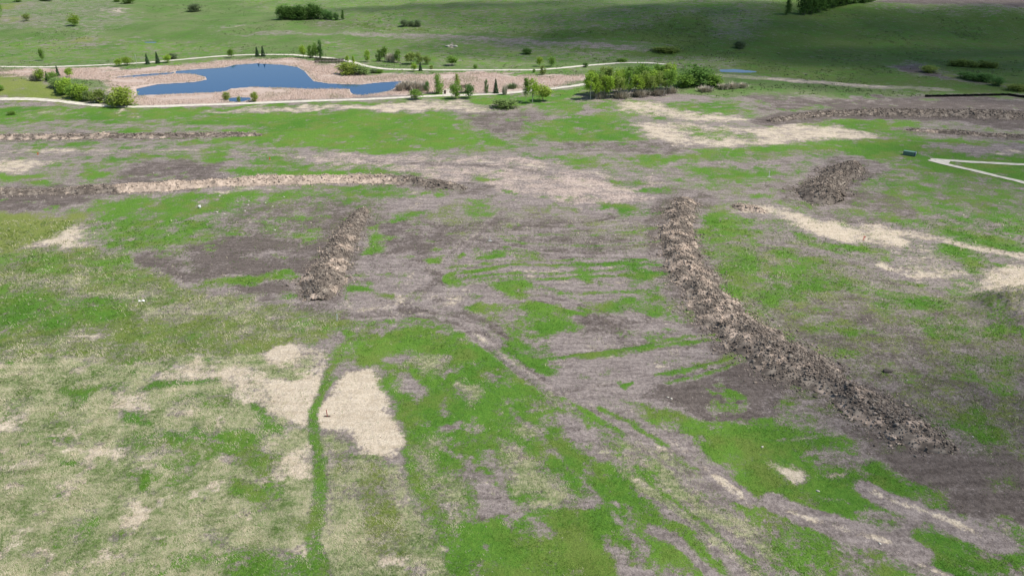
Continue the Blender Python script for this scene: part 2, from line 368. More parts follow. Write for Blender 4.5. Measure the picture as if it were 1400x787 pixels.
# convert everything traced to world metres once
_c = []
for it in COVER:
    pts = it[3] if it[2] is None else P(it[2])
    _c.append((it[0], it[1], px2w(pts)))
_s = []
for k, a, s, w in STROKES:
    c, hw = stroke_world(P(s), w)
    _s.append((k, a, c, hw))
CAP = {1: .92, 5: .88, 0: .95, 3: 1}
INR = {}
for _k, _a, _w in _c:
    _n = np.roll(_w, -1, 0)
    INR[id(_w)] = abs((_w[:, 0] * _n[:, 1] - _n[:, 0] * _w[:, 1]).sum()) / np.linalg.norm(_n - _w, axis=1).sum()
POND_W = px2w(POND); CHANNEL_W = px2w(CHANNEL); MARSH_W = px2w(MARSH)
POOL_W = px2w(MEADOW_POOL); FARPOOL_W = px2w(FAR_POOL); REEDS_W = px2w(REEDS)
WATERS = [POND_W, CHANNEL_W, MARSH_W, POOL_W, FARPOOL_W]

def water_sd(x, y):
    x = np.asarray(x, float); y = np.asarray(y, float)
    d = np.full(x.shape, 1e3)
    for w in WATERS:
        lo, hi = w.min(0) - 8, w.max(0) + 8
        m = (x > lo[0]) & (x < hi[0]) & (y > lo[1]) & (y < hi[1])
        if m.any():
            d[m] = np.minimum(d[m], poly_sd(x[m], y[m], w))
    return d

RUT_LINES = ["640,445 700,496 760,542 830,584 900,622 980,680 1075,750", "692,288 650,320 620,345 590,385 545,425", "615,386 760,374 905,368", "740,493 860,478 990,457",
             "760,545 860,527 1015,487", "650,330 740,346 830,352 900,348", "660,316 740,310 830,297 905,284", "465,432 560,424 640,438 700,470", "700,400 780,415 850,442", "720,560 800,640 880,735",
             "560,222 700,226 840,246", "600,238 760,252 900,275", "-40,209 120,207 300,210", "1040,335 1160,352 1290,392", "1000,322 1120,345 1250,372"]
RUTS = []
for _l in RUT_LINES:
    _w = px2w(P(_l)); _d = np.r_[0, np.cumsum(np.linalg.norm(np.diff(_w, axis=0), axis=1))]
    _q = np.linspace(0, _d[-1], max(6, int(_d[-1] / 6)))
    _p = np.stack([np.interp(_q, _d, _w[:, 0]), np.interp(_q, _d, _w[:, 1])], 1)
    _p[1:-1] = (_p[:-2] + 2 * _p[1:-1] + _p[2:]) / 4
    _t = np.gradient(_p, axis=0); _t /= np.linalg.norm(_t, axis=1)[:, None]
    _n = np.stack([-_t[:, 1], _t[:, 0]], 1)
    RUTS += [_p + _n * 1.05, _p - _n * 1.05]

def rut_dist(x, y):
    d = np.full(x.shape, 9.0)
    for p in RUTS:
        lo, hi = p.min(0) - 2.5, p.max(0) + 2.5
        idx = np.nonzero((x > lo[0]) & (x < hi[0]) & (y > lo[1]) & (y < hi[1]))[0]
        if len(idx) == 0: continue
        xx, yy = x[idx], y[idx]; b = d[idx]
        for i in range(len(p) - 1):
            b = np.minimum(b, seg_dist(xx, yy, p[i], p[i + 1])[0])
        d[idx] = b
    return d

def rut_profile(x, y):
    d = rut_dist(x, y) + .5 * fbm(x, y, .5, 3, 17)
    k = sstep(-.16, .10, fbm(x, y, .06, 3, 15))
    return k * (-.13 * np.exp(-(d / .34) ** 2) + .07 * np.exp(-((d - .75) / .3) ** 2)), k * np.exp(-(d / .45) ** 2)

def hz(x, y):
    x = np.atleast_1d(np.asarray(x, float)); y = np.atleast_1d(np.asarray(y, float))
    sh = x.shape; x = x.ravel(); y = y.ravel()
    z = h0(x, y) - 0.7 * sstep(0, 2.4, -water_sd(x, y)) + (rut_profile(x, y)[0] if len(x) > 1 else 0)
    return z.reshape(sh)

def cover(x, y, warp=True):
    x = np.asarray(x, float); y = np.asarray(y, float)
    dist = np.hypot(x, y)
    amp = 0.030 * dist + 1.5 if warp else 0
    wx = x + amp * (1.3 * fbm(x, y, 0.10, 6, 41, .62)); wy = y + amp * 2.2 * fbm(x, y, 0.10, 6, 77, .62)
    W = np.zeros((len(x), K)); W[:, 0] = 1
    def lay(idx, k, a):
        W[idx] *= (1 - a)[:, None]; W[idx, k] += a
    for k, amt, w in _c:
        amt = min(amt, CAP.get(k, 1))
        lo, hi = w.min(0) - 6, w.max(0) + 6
        idx = np.nonzero((wx > lo[0]) & (wx < hi[0]) & (wy > lo[1]) & (wy < hi[1]))[0]
        if len(idx) == 0: continue
        sd = poly_sd(wx[idx], wy[idx], w); s = np.clip(np.where(dist[idx] < 150, .013, .02) * dist[idx] + .3, .3, .75 * INR[id(w)])
        lay(idx, k, amt * (1 - sstep(-s, s, sd)))
    # worn gaps in the green, sparse seedlings on the bare soil
    m1 = fbm(x, y, .30, 6, 401, .66); m2 = fbm(x, y, .22, 6, 405, .66)
    far_ = sstep(600, 250, dist)
    g = sstep(.03, .18, m1) * W[:, 1] * .50 * far_
    W[:, 1] -= g; W[:, 4] += g * .35; W[:, 0] += g * .40; W[:, 2] += g * .25
    g = sstep(.06, .2, m2) * W[:, 0] * .5 * far_; W[:, 0] -= g; W[:, 1] += g * .8; W[:, 2] += g * .2
    g = sstep(.06, .2, -m2) * W[:, 0] * .45; W[:, 0] -= g; W[:, 5] += g
    g = sstep(.09, .22, m2) * W[:, 5] * .55 * far_; W[:, 5] -= g; W[:, 1] += g * .7; W[:, 2] += g * .3
    g = sstep(.08, .2, -m1) * W[:, 0] * .5; W[:, 0] -= g; W[:, 3] += g * .7; W[:, 4] += g * .3
    for k, amt, c, hw in _s:
        m = hw.max() * 1.5 + 3
        lo, hi = c.min(0) - m, c.max(0) + m
        sx = x + (wx - x) * 0.35; sy = y + (wy - y) * 0.35
        idx = np.nonzero((sx > lo[0]) & (sx < hi[0]) & (sy > lo[1]) & (sy < hi[1]))[0]
        if len(idx) == 0: continue
        best = np.full(len(idx), 1e9)
        for i in range(len(c) - 1):
            d, t = seg_dist(sx[idx], sy[idx], c[i], c[i + 1])
            best = np.minimum(best, d - (hw[i] + (hw[i + 1] - hw[i]) * t))
        s = 0.005 * dist[idx] + 0.2
        lay(idx, k, amt * (1 - sstep(-s, s, best)))
    a = .45 * rut_profile(x, y)[1]
    W *= (1 - a)[:, None]; W[:, 5] += a
    # tufts of new grass and mats of fallen straw inside the dry grass
    g = sstep(.05, .17, fbm(x, y, .24, 5, 201, .66)) * W[:, 4] * .45
    W[:, 4] -= g; W[:, 1] += g
    g = sstep(.06, .18, fbm(x, y, .30, 5, 303, .66)) * W[:, 4] * .5
    W[:, 4] -= g; W[:, 3] += g
    return W

# ------------------------------------------------------------------ object helpers
def link(o, parent=None):
    col.objects.link(o)
    if parent is not None: o.parent = parent
    return o

def np_mesh(name, verts, faces, mat=None, smooth=False):
    """verts (n,3); faces (m,3) or (m,4) arrays"""
    me = bpy.data.meshes.new(name)
    v = np.ascontiguousarray(verts, np.float32); f = np.ascontiguousarray(faces, np.int32)
    k = f.shape[1]
    me.vertices.add(len(v)); me.vertices.foreach_set('co', v.ravel())
    me.loops.add(f.size); me.loops.foreach_set('vertex_index', f.ravel())
    me.polygons.add(len(f)); me.polygons.foreach_set('loop_start', np.arange(0, f.size, k, dtype=np.int32))
    me.polygons.foreach_set('loop_total', np.full(len(f), k, np.int32))
    if smooth: me.polygons.foreach_set('use_smooth', np.ones(len(f), bool))
    me.update(calc_edges=True); me.validate()
    if mat: me.materials.append(mat)
    return me

def add_col(me, name, arr):
    a = me.attributes.new(name, 'FLOAT_COLOR', 'POINT')
    a.data.foreach_set('color', np.ascontiguousarray(arr, np.float32).ravel())

def obj(name, me, parent=None):
    return link(bpy.data.objects.new(name, me), parent)

def bm_obj(name, bm, mat, parent=None, smooth=False):
    me = bpy.data.meshes.new(name); bm.to_mesh(me); bm.free()
    if smooth:
        for p in me.polygons: p.use_smooth = True
    me.materials.append(mat)
    return obj(name, me, parent)

def empty(name, loc, rz=0.0):
    o = bpy.data.objects.new(name, None); o.empty_display_size = 0.3
    o.location = loc; o.rotation_euler.z = rz
    return link(o)

def tag(o, label=None, cat=None, group=None, kind=None):
    if label: o['label'] = label
    if cat: o['category'] = cat
    if group: o['group'] = group
    if kind: o['kind'] = kind
    return o

def box(bm, x0, x1, y0, y1, z0, z1):
    vs = [bm.verts.new((x, y, z)) for z in (z0, z1) for x, y in ((x0, y0), (x1, y0), (x1, y1), (x0, y1))]
    for f in ((3, 2, 1, 0), (4, 5, 6, 7), (0, 1, 5, 4), (1, 2, 6, 5), (2, 3, 7, 6), (3, 0, 4, 7)):
        bm.faces.new([vs[i] for i in f])

def tube(bm, pts, radii, n=6):
    rings = []
    for i, (p, r) in enumerate(zip(pts, radii)):
        p = Vector(p)
        d = (Vector(pts[min(i + 1, len(pts) - 1)]) - Vector(pts[max(i - 1, 0)])).normalized()
        u = d.cross(Vector((0.31, 0.93, 0.17))).normalized(); w = d.cross(u)
        rings.append([bm.verts.new(p + r * (math.cos(2 * math.pi * k / n) * u + math.sin(2 * math.pi * k / n) * w)) for k in range(n)])
    for a, b in zip(rings, rings[1:]):
        for k in range(n):
            bm.faces.new((a[k], a[(k + 1) % n], b[(k + 1) % n], b[k]))
    bm.faces.new(rings[0][::-1]); bm.faces.new(rings[-1])

# ------------------------------------------------------------------ materials
def new_mat(name):
    m = bpy.data.materials.new(name); m.use_nodes = True
    nt = m.node_tree
    for n in list(nt.nodes): nt.nodes.remove(n)
    return m, nt, nt.nodes, nt.links

def plain(name, c, rough=0.7, vary=0.25, scale=6.0, metallic=0.0, spec=0.3):
    m, nt, N, L = new_mat(name)
    out = N.new('ShaderNodeOutputMaterial'); b = N.new('ShaderNodeBsdfPrincipled')
    g = N.new('ShaderNodeNewGeometry'); t = N.new('ShaderNodeTexNoise')
    t.inputs['Scale'].default_value = scale; t.inputs['Detail'].default_value = 5
    L.new(g.outputs['Position'], t.inputs['Vector'])
    r = N.new('ShaderNodeMapRange'); r.inputs['From Min'].default_value = .3; r.inputs['From Max'].default_value = .7
    r.inputs['To Min'].default_value = 1 - vary; r.inputs['To Max'].default_value = 1 + vary
    L.new(t.outputs['Fac'], r.inputs['Value'])
    mx = N.new('ShaderNodeVectorMath'); mx.operation = 'SCALE'; mx.inputs[0].default_value = c
    L.new(r.outputs['Result'], mx.inputs['Scale']); L.new(mx.outputs['Vector'], b.inputs['Base Color'])
    b.inputs['Roughness'].default_value = rough; b.inputs['Metallic'].default_value = metallic
    b.inputs['Specular IOR Level'].default_value = spec
    L.new(b.outputs['BSDF'], out.inputs['Surface'])
    return m

def leafy(name, trans=0.55, vary=0.3):
    """foliage: tint from the object colour, clump to clump variation from noise"""
    m, nt, N, L = new_mat(name)
    out = N.new('ShaderNodeOutputMaterial')
    oi = N.new('ShaderNodeObjectInfo'); g = N.new('ShaderNodeNewGeometry')
    t = N.new('ShaderNodeTexNoise'); t.inputs['Scale'].default_value = 1.1; t.inputs['Detail'].default_value = 3
    L.new(g.outputs['Position'], t.inputs['Vector'])
    r = N.new('ShaderNodeMapRange'); r.inputs['From Min'].default_value = .3; r.inputs['From Max'].default_value = .7
    r.inputs['To Min'].default_value = 1 - vary; r.inputs['To Max'].default_value = 1 + vary
    L.new(t.outputs['Fac'], r.inputs['Value'])
    mx = N.new('ShaderNodeVectorMath'); mx.operation = 'SCALE'
    L.new(oi.outputs['Color'], mx.inputs[0]); L.new(r.outputs['Result'], mx.inputs['Scale'])
    d = N.new('ShaderNodeBsdfDiffuse'); tr = N.new('ShaderNodeBsdfTranslucent'); ms = N.new('ShaderNodeMixShader')
    L.new(mx.outputs['Vector'], d.inputs['Color']); L.new(mx.outputs['Vector'], tr.inputs['Color'])
    ms.inputs[0].default_value = trans
    L.new(d.outputs[0], ms.inputs[1]); L.new(tr.outputs[0], ms.inputs[2]); L.new(ms.outputs[0], out.inputs['Surface'])
    return m

def tinted(name, trans=0.25, attr='tint'):
    """blades and clods: colour of each piece stored on the mesh"""
    m, nt, N, L = new_mat(name)
    out = N.new('ShaderNodeOutputMaterial'); a = N.new('ShaderNodeAttribute'); a.attribute_name = attr
    d = N.new('ShaderNodeBsdfDiffuse'); L.new(a.outputs['Color'], d.inputs['Color'])
    if trans > 0:
        tr = N.new('ShaderNodeBsdfTranslucent'); ms = N.new('ShaderNodeMixShader'); ms.inputs[0].default_value = trans
        L.new(a.outputs['Color'], tr.inputs['Color'])
        L.new(d.outputs[0], ms.inputs[1]); L.new(tr.outputs[0], ms.inputs[2]); L.new(ms.outputs[0], out.inputs['Surface'])
    else:
        L.new(d.outputs[0], out.inputs['Surface'])
    return m

CLS = {  # albedo of each kind of ground, and its lighter or drier variant
 0: ((.152, .126, .116), (.345, .296, .270)),
 1: ((.064, .168, .020), (.118, .228, .032)),
 2: ((.125, .185, .034), (.20, .225, .065)),
 3: ((.46, .38, .28), (.63, .545, .425)),
 4: ((.13, .20, .055), (.43, .40, .26)),
 5: ((.085, .069, .060), (.170, .142, .125)),
 6: ((.080, .150, .034), (.150, .185, .080)),
 7: ((.080, .142, .026), (.115, .160, .042)),
 8: ((.40, .315, .262), (.54, .435, .37)),
}

def ground_material():
    m, nt, N, L = new_mat('earth_and_grass')
    out = N.new('ShaderNodeOutputMaterial'); b = N.new('ShaderNodeBsdfPrincipled')
    g = N.new('ShaderNodeNewGeometry')
    A = N.new('ShaderNodeAttribute'); A.attribute_name = 'cover_a'
    B = N.new('ShaderNodeAttribute'); B.attribute_name = 'cover_b'
    sa = N.new('ShaderNodeSeparateColor'); sb = N.new('ShaderNodeSeparateColor')
    L.new(A.outputs['Color'], sa.inputs[0]); L.new(B.outputs['Color'], sb.inputs[0])
    w = {1: sa.outputs[0], 2: sa.outputs[1], 3: sa.outputs[2], 4: A.outputs['Alpha'],
         5: sb.outputs[0], 6: sb.outputs[1], 7: sb.outputs[2], 8: B.outputs['Alpha']}
    def noise(scale, detail=8, rough=.62, off=0.0, stretch=None):
        t = N.new('ShaderNodeTexNoise'); t.inputs['Scale'].default_value = scale
        t.inputs['Detail'].default_value = detail; t.inputs['Roughness'].default_value = rough
        mp = N.new('ShaderNodeMapping'); mp.inputs['Location'].default_value = (off, off * 1.7, off * .3)
        if stretch: mp.inputs['Scale'].default_value = stretch
        L.new(g.outputs['Position'], mp.inputs['Vector']); L.new(mp.outputs['Vector'], t.inputs['Vector'])
        return t
    def math_(op, a, b_=None, c=None):
        n = N.new('ShaderNodeMath'); n.operation = op
        for i, v in enumerate((a, b_, c)):
            if v is None: continue
            if isinstance(v, (int, float)): n.inputs[i].default_value = v
            else: L.new(v, n.inputs[i])
        return n.outputs[0]
    def rng_(v, a, b_, c, d, smooth=False):
        n = N.new('ShaderNodeMapRange'); n.interpolation_type = 'SMOOTHSTEP' if smooth else 'LINEAR'
        L.new(v, n.inputs['Value'])
        for k, q in zip(('From Min', 'From Max', 'To Min', 'To Max'), (a, b_, c, d)): n.inputs[k].default_value = q
        return n.outputs['Result']
    def mix(f, c1, c2):
        n = N.new('ShaderNodeMix'); n.data_type = 'RGBA'
        L.new(f, n.inputs[0])
        for i, c in ((6, c1), (7, c2)):
            if isinstance(c, tuple): n.inputs[i].default_value = (*c, 1)
            else: L.new(c, n.inputs[i])
        return n.outputs[2]
    n1 = noise(.22, 10, .70, 3.0); n2 = noise(.30, 10, .70, 51.0)
    s1 = N.new('ShaderNodeSeparateColor'); s2 = N.new('ShaderNodeSeparateColor'); L.new(n1.outputs['Color'], s1.inputs[0]); L.new(n2.outputs['Color'], s2.inputs[0])
    ch = [s1.outputs[0], s1.outputs[1], s1.outputs[2], s2.outputs[0], s2.outputs[1], s2.outputs[2]]
    fine = noise(1.7, 8, .72, 9.0); sf = N.new('ShaderNodeSeparateColor'); L.new(fine.outputs['Color'], sf.inputs[0])
    mid_ = noise(4.2, 4, .7, 44.0); sg = N.new('ShaderNodeSeparateColor'); L.new(mid_.outputs['Color'], sg.inputs[0])
    wide = noise(.035, 4, .55, 20.0)
    hue = noise(.11, 7, .68, 63.0)
    streak = noise(.5, 6, .6, 33.0, (.35, 1.6, 1.0))
    # lighter/drier variant inside each kind of ground
    var = rng_(math_('ADD', math_('MULTIPLY', fine.outputs['Fac'], .55), math_('MULTIPLY', wide.outputs['Fac'], .45)), .38, .62, 0, 1, True)
    var2 = rng_(math_('ADD', math_('MULTIPLY', sf.outputs[1], .6), math_('MULTIPLY', streak.outputs['Fac'], .4)), .36, .64, 0, 1, True)
    c = mix(var2, *CLS[0])
    order = [(5, 0), (8, 1), (6, 2), (7, 3), (4, 4), (3, 5), (2, 2), (1, 0)]
    for k, ci in order:
        nn_ = math_('ADD', math_('MULTIPLY', math_('SUBTRACT', ch[ci], .5), 2.2), math_('ADD', math_('MULTIPLY', math_('SUBTRACT', sf.outputs[ci % 3], .5), 1.9), math_('MULTIPLY', math_('SUBTRACT', sg.outputs[ci % 3], .5), 1.1)))
        gate = rng_(w[k], .02, .30, 0, 1)
        s = math_('ADD', w[k], math_('MULTIPLY', nn_, gate))
        f = rng_(s, .22, .78, 0, 1, True)
        kc = mix(var2 if k in (3, 5, 8, 4) else var, *CLS[k])
        if k == 1: kc = mix(rng_(hue.outputs['Fac'], .46, .64, 0, .7, True), kc, (.15, .19, .045))
        if k in (6, 7): kc = mix(rng_(hue.outputs['Fac'], .48, .62, 0, .6, True), kc, (.085, .19, .03))
        if k in (1, 2): c = mix(rng_(s, .05, .6, 0, .45, True), c, mix(var, (.085, .112, .036), (.150, .165, .068)))
        c = mix(f, c, kc)
    # fine grain of the surface itself
    grain = noise(5.0, 5, .75, 70.0)
    gr = rng_(grain.outputs['Fac'], .3, .7, .74, 1.26)
    sc = N.new('ShaderNodeVectorMath'); sc.operation = 'SCALE'; L.new(c, sc.inputs[0]); L.new(gr, sc.inputs['Scale'])
    L.new(sc.outputs['Vector'], b.inputs['Base Color'])
    b.inputs['Roughness'].default_value = .95; b.inputs['Specular IOR Level'].default_value = .1
    bp = N.new('ShaderNodeBump'); bp.inputs['Strength'].default_value = .9; bp.inputs['Distance'].default_value = .5
    hsum = math_('ADD', math_('MULTIPLY', n1.outputs['Fac'], 1.3), math_('ADD', math_('MULTIPLY', fine.outputs['Fac'], .7), math_('MULTIPLY', grain.outputs['Fac'], .35)))
    L.new(hsum, bp.inputs['Height']); L.new(bp.outputs['Normal'], b.inputs['Normal'])
    L.new(b.outputs['BSDF'], out.inputs['Surface'])
    return m

# ------------------------------------------------------------------ ground sheet
def make_ground():
    vs = np.concatenate([np.arange(820, 220, -1.5), np.arange(220, 70, -1.0), np.arange(70, -6, -.55)])
    dep = PITCH - np.arctan((CY - vs) / F)
    rows = HC / np.tan(dep)
    rows = np.concatenate([[-3000, -900, -300, -100, -40, 0, 25, 42, 54], rows, np.geomspace(rows[-1] * 1.02, 9000, 40)])
    us = np.concatenate([[-9, -5, -3, -2, -1.5, -1.2, -1.0, -.9, -.82, -.77, -.74], np.linspace(-.71, .71, 680), [.74, .77, .82, .9, 1.0, 1.2, 1.5, 2, 3, 5, 9]])
    wd = np.maximum(rows * cp + HC * sp, 60)
    X = (us[None, :] * wd[:, None]); Y = np.repeat(rows[:, None], len(us), 1)
    x, y = X.ravel(), Y.ravel()
    z = hz(x, y)
    nr, nc = X.shape
    i = (np.arange(nr - 1)[:, None] * nc + np.arange(nc - 1)[None, :]).ravel()
    faces = np.stack([i, i + 1, i + nc + 1, i + nc], 1)
    me = np_mesh('ground', np.stack([x, y, z], 1), faces, ground_material(), True)
    W = cover(x, y)
    add_col(me, 'cover_a', W[:, [1, 2, 3, 4]]); add_col(me, 'cover_b', W[:, [5, 6, 7, 8]])
    return tag(obj('ground', me), kind='structure')
make_ground()

# ------------------------------------------------------------------ water
def water_material():
    m, nt, N, L = new_mat('pond_water')
    out = N.new('ShaderNodeOutputMaterial'); b = N.new('ShaderNodeBsdfPrincipled')
    b.inputs['Base Color'].default_value = (.004, .050, .14, 1); b.inputs['Roughness'].default_value = .05
    b.inputs['IOR'].default_value = 1.33
    g = N.new('ShaderNodeNewGeometry'); t = N.new('ShaderNodeTexNoise'); t.inputs['Scale'].default_value = 1.2; t.inputs['Detail'].default_value = 3
    mp = N.new('ShaderNodeMapping'); mp.inputs['Scale'].default_value = (.6, 1.5, 1)
    L.new(g.outputs['Position'], mp.inputs['Vector']); L.new(mp.outputs['Vector'], t.inputs['Vector'])
    bp = N.new('ShaderNodeBump'); bp.inputs['Strength'].default_value = .06; bp.inputs['Distance'].default_value = .1
    L.new(t.outputs['Fac'], bp.inputs['Height']); L.new(bp.outputs['Normal'], b.inputs['Normal'])
    L.new(b.outputs['BSDF'], out.inputs['Surface'])
    return m
M_WATER = water_material()
def water(name, poly, z):
    bm = bmesh.new()
    f = bm.faces.new([bm.verts.new((p[0], p[1], z)) for p in poly])
    bm.normal_update()
    if f.normal.z < 0: f.normal_flip()
    bmesh.ops.triangulate(bm, faces=[f])
    tag(bm_obj(name, bm, M_WATER), kind='structure')
water('pond', POND_W, -.07); water('marsh_channel', CHANNEL_W, -.08); water('marsh_pool', MARSH_W, -.08)
for nm, w in (('meadow_pool', POOL_W), ('valley_pool', FARPOOL_W)):
    water(nm, w, float(h0(w[:, 0], w[:, 1]).min()) - .05)

# ------------------------------------------------------------------ paths
M_PATH = plain('crushed_gravel', (.54, .505, .42), .9, .22, .7)
def ribbon(bm, pts, wm, dz):
    """draped strip through photo pixels with a width in metres"""
    c = px2w(pts)
    # smooth resampling
    seg = np.r_[0, np.cumsum(np.linalg.norm(np.diff(c, axis=0), axis=1))]
    s = np.arange(0, seg[-1], 1.2)
    q = np.stack([np.interp(s, seg, c[:, 0]), np.interp(s, seg, c[:, 1])], 1)
    k = np.hanning(15); k /= k.sum()
    pad = np.concatenate([np.repeat(q[:1], 7, 0), q, np.repeat(q[-1:], 7, 0)])
    q = np.stack([np.convolve(pad[:, j], k, 'valid') for j in (0, 1)], 1)
    t = np.gradient(q, axis=0); t /= np.linalg.norm(t, axis=1)[:, None] + 1e-9
    n = np.stack([-t[:, 1], t[:, 0]], 1)
    rows = []
    wv = wm * (1 + .25 * fbm(q[:, 0], q[:, 1], .15, 3, 5))
    for j in (-1, -.5, 0, .5, 1):
        wj = wv * (1 + .55 * fbm(q[:, 0], q[:, 1] + 40 * j, .5, 3, 9)) if abs(j) == 1 else wv
        p = q + n * (j * wj / 2)[:, None]
        z = hz(p[:, 0], p[:, 1]) + dz + .04 * (1 - abs(j))
        rows.append([bm.verts.new((a, b, e)) for (a, b), e in zip(p, z)])
    for a, b in zip(rows, rows[1:]):
        for i in range(len(a) - 1):
            bm.faces.new((a[i], a[i + 1], b[i + 1], b[i]))
def path(name, lines):
    bm = bmesh.new()
    for j, (s, wm) in enumerate(lines): ribbon(bm, P(s), wm, .09 + .012 * j)
    bmesh.ops.recalc_face_normals(bm, faces=bm.faces)
    if sum(f.normal.z for f in bm.faces) < 0: bmesh.ops.reverse_faces(bm, faces=bm.faces)
    tag(bm_obj(name, bm, M_PATH, smooth=True), kind='structure')
path('far_path', [("-200,91 0,91.5 60,92 120,90 200,86 245,82 300,77 340,75 400,75 430,78 455,80 478,84 500,91 530,95 600,96 730,96 760,94 800,90 850,86 885,86 905,87.5 917,88.8", 3.6)])
path('near_path', [("-200,139 0,136 40,135.5 80,138 110,142 150,145.5 185,146.5 240,145 330,142 420,138.5 500,136 560,133 600,131 650,130 690,128 720,125 760,121 790,117 814,113", 3.6),
                   ("612,130.6 612,126 615,121", 4.5)])
path('gravel_path', [("1266,217.3 1310,220.5 1350,222.7 1400,225.3 1600,235", 2.2), ("1266,217.6 1285,223 1305,227.5 1330,233 1365,241.5 1400,250 1600,300", 2.2),
                     ("1274,218.5 1290,221 1306,223.5", 3.6)])

# ------------------------------------------------------------------ soil berms
M_CLOD = tinted('broken_soil', 0.0)
SOIL_D, SOIL_M, SOIL_L, STRAW = np.array((.095, .079, .066)), np.array((.168, .141, .117)), np.array((.28, .24, .195)), np.array((.45, .36, .285))
ICO_V = None
def ico(sub=1):
    bm = bmesh.new(); bmesh.ops.create_icosphere(bm, subdivisions=sub, radius=1)
    v = np.array([q.co[:] for q in bm.verts]); f = np.array([[q.index for q in p.verts] for p in bm.faces]); bm.free()
    return v, f
ICO = ico(1)

def berm(name, label, s, widths, height, straw_fn, clods, seed):
    r = np.random.default_rng(seed)
    pts = P(s)
    c, hw = stroke_world(pts, widths)
    seg = np.r_[0, np.cumsum(np.linalg.norm(np.diff(c, axis=0), axis=1))]
    Lt = seg[-1]
    step = .35 if Lt < 200 else .5
    ss = np.arange(0, Lt, step)
    def smooth(a):
        n = max(3, int(7 / step)) | 1; k = np.hanning(n + 2)[1:-1]; k /= k.sum(); h = n // 2
        return np.convolve(np.concatenate([np.repeat(a[:1], h), a, np.repeat(a[-1:], h)]), k, 'valid')
    q = np.stack([smooth(np.interp(ss, seg, c[:, 0])), smooth(np.interp(ss, seg, c[:, 1]))], 1)
    w = smooth(np.interp(ss, seg, hw)); pxs = np.interp(ss, seg, [p[0] for p in pts])
    t = np.gradient(q, axis=0); t /= np.linalg.norm(t, axis=1)[:, None] + 1e-9
    nn = np.stack([-t[:, 1], t[:, 0]], 1)
    endf = np.sqrt(np.clip(np.minimum(ss, Lt - ss) / 3.0, 0, 1))
    js = np.linspace(-1, 1, 35)
    ww = w * (1 + .85 * fbm(ss, 0 * ss, .16, 4, seed)) * (.35 + .65 * endf)
    X = q[:, None, 0] + nn[:, None, 0] * js[None] * ww[:, None]; Y = q[:, None, 1] + nn[:, None, 1] * js[None] * ww[:, None]
    hh = height * (w / w.mean()) ** .6 * (1 + 1.3 * fbm(ss, 0 * ss + 7, .12, 4, seed + 1)) * endf
    prof = np.clip(1 - np.abs(js[None] + .3 * fbm(ss, 0 * ss + 3, .2, 2, seed + 2)[:, None]) ** 1.5, 0, 1)
    rough = fbm(X, Y, .9, 4, seed + 3, .6) * 1.1 + np.abs(fbm(X, Y, 2.2, 2, seed + 4)) * .5
    Z = hz(X.ravel(), Y.ravel()).reshape(X.shape) + hh[:, None] * prof + rough * np.minimum(height, 1.6) * .55 * np.sqrt(prof) - .06
    Z[:, 0] -= .2; Z[:, -1] -= .2
    nr, nc = X.shape
    i = (np.arange(nr - 1)[:, None] * nc + np.arange(nc - 1)[None]).ravel()
    faces = np.stack([i, i + nc, i + nc + 1, i + 1], 1)
    me = np_mesh(name, np.stack([X.ravel(), Y.ravel(), Z.ravel()], 1), faces, M_CLOD)
    st = np.repeat(straw_fn(pxs)[:, None], nc, 1)
    n1 = fbm(X, Y, 1.1, 4, seed + 5, .65) + .5
    def tone(u, stv):
        u = u[..., None]; stv = stv[..., None]
        base = np.where(u < .5, SOIL_D + (SOIL_M - SOIL_D) * u * 2, SOIL_M + (SOIL_L - SOIL_M) * (u * 2 - 1))
        return base * (1 - stv) + stv * (STRAW * (.72 + .5 * u))
    u = np.clip((n1 - .5) * 2.8 + .36, 0, 1)
    stv = sstep(.3, .75, st + 1.6 * fbm(X, Y, .6, 4, seed + 8))
    cc = tone(u, stv)
    add_col(me, 'tint', np.concatenate([cc.reshape(-1, 3), np.ones((X.size, 1))], 1))
    root = empty(name, (float(q[len(q) // 2, 0]), float(q[len(q) // 2, 1]), 0.0))
    tag(root, label, 'earth berm', 'windrows of stripped topsoil on the site')
    o = obj('soil_ridge', me, root); o.matrix_parent_inverse = root.matrix_basis.inverted()
    # lumps lying over it, uncountable
    area = (2 * ww * step).sum(); n = int(area * clods * 3.2)
    prob = ww / ww.sum()
    a = r.choice(len(ss), n, p=prob); b = np.clip(np.round(17 + r.normal(0, 9.5, n)), 0, nc - 1).astype(int)
    near = np.hypot(q[:, 0], q[:, 1]).mean()
    size = np.clip(r.lognormal(math.log(.10 if near < 260 else .14), .45, n), .045, .30)
    iv, if_ = ICO
    ctr = np.stack([X[a, b] + r.normal(0, .15, n), Y[a, b] + r.normal(0, .15, n), Z[a, b] + size * .25], 1)
    strew = r.random(n) < .20                                  # crumbs fallen past the toe
    ff = r.choice((-1, 1), n) * (.9 + np.abs(r.normal(0, .3, n)))
    ex = q[a, 0] + nn[a, 0] * ff * ww[a]; ey = q[a, 1] + nn[a, 1] * ff * ww[a]
    ctr[strew] = np.stack([ex, ey, hz(ex, ey) + size * .15], 1)[strew]
    sc = size[:, None] * r.uniform(.5, 1.6, (n, 3)); sc[:, 2] *= .8
    ang = r.uniform(0, 6.28, n); ca, sa = np.cos(ang), np.sin(ang)
    v = iv[None] * sc[:, None, :] * r.uniform(.4, 1.4, (n, len(iv), 1))
    v = np.stack([v[..., 0] * ca[:, None] - v[..., 1] * sa[:, None], v[..., 0] * sa[:, None] + v[..., 1] * ca[:, None], v[..., 2]], -1) + ctr[:, None, :]
    f = (if_[None] + (np.arange(n) * len(iv))[:, None, None]).reshape(-1, 3)
    cm = np_mesh('clods', v.reshape(-1, 3), f, M_CLOD)
    tc = tone(np.clip(r.normal(.52, .27, n), 0, 1), np.clip(stv[a, b] * r.uniform(.5, 1.1, n) + (r.random(n) < .12) * .5, 0, 1))
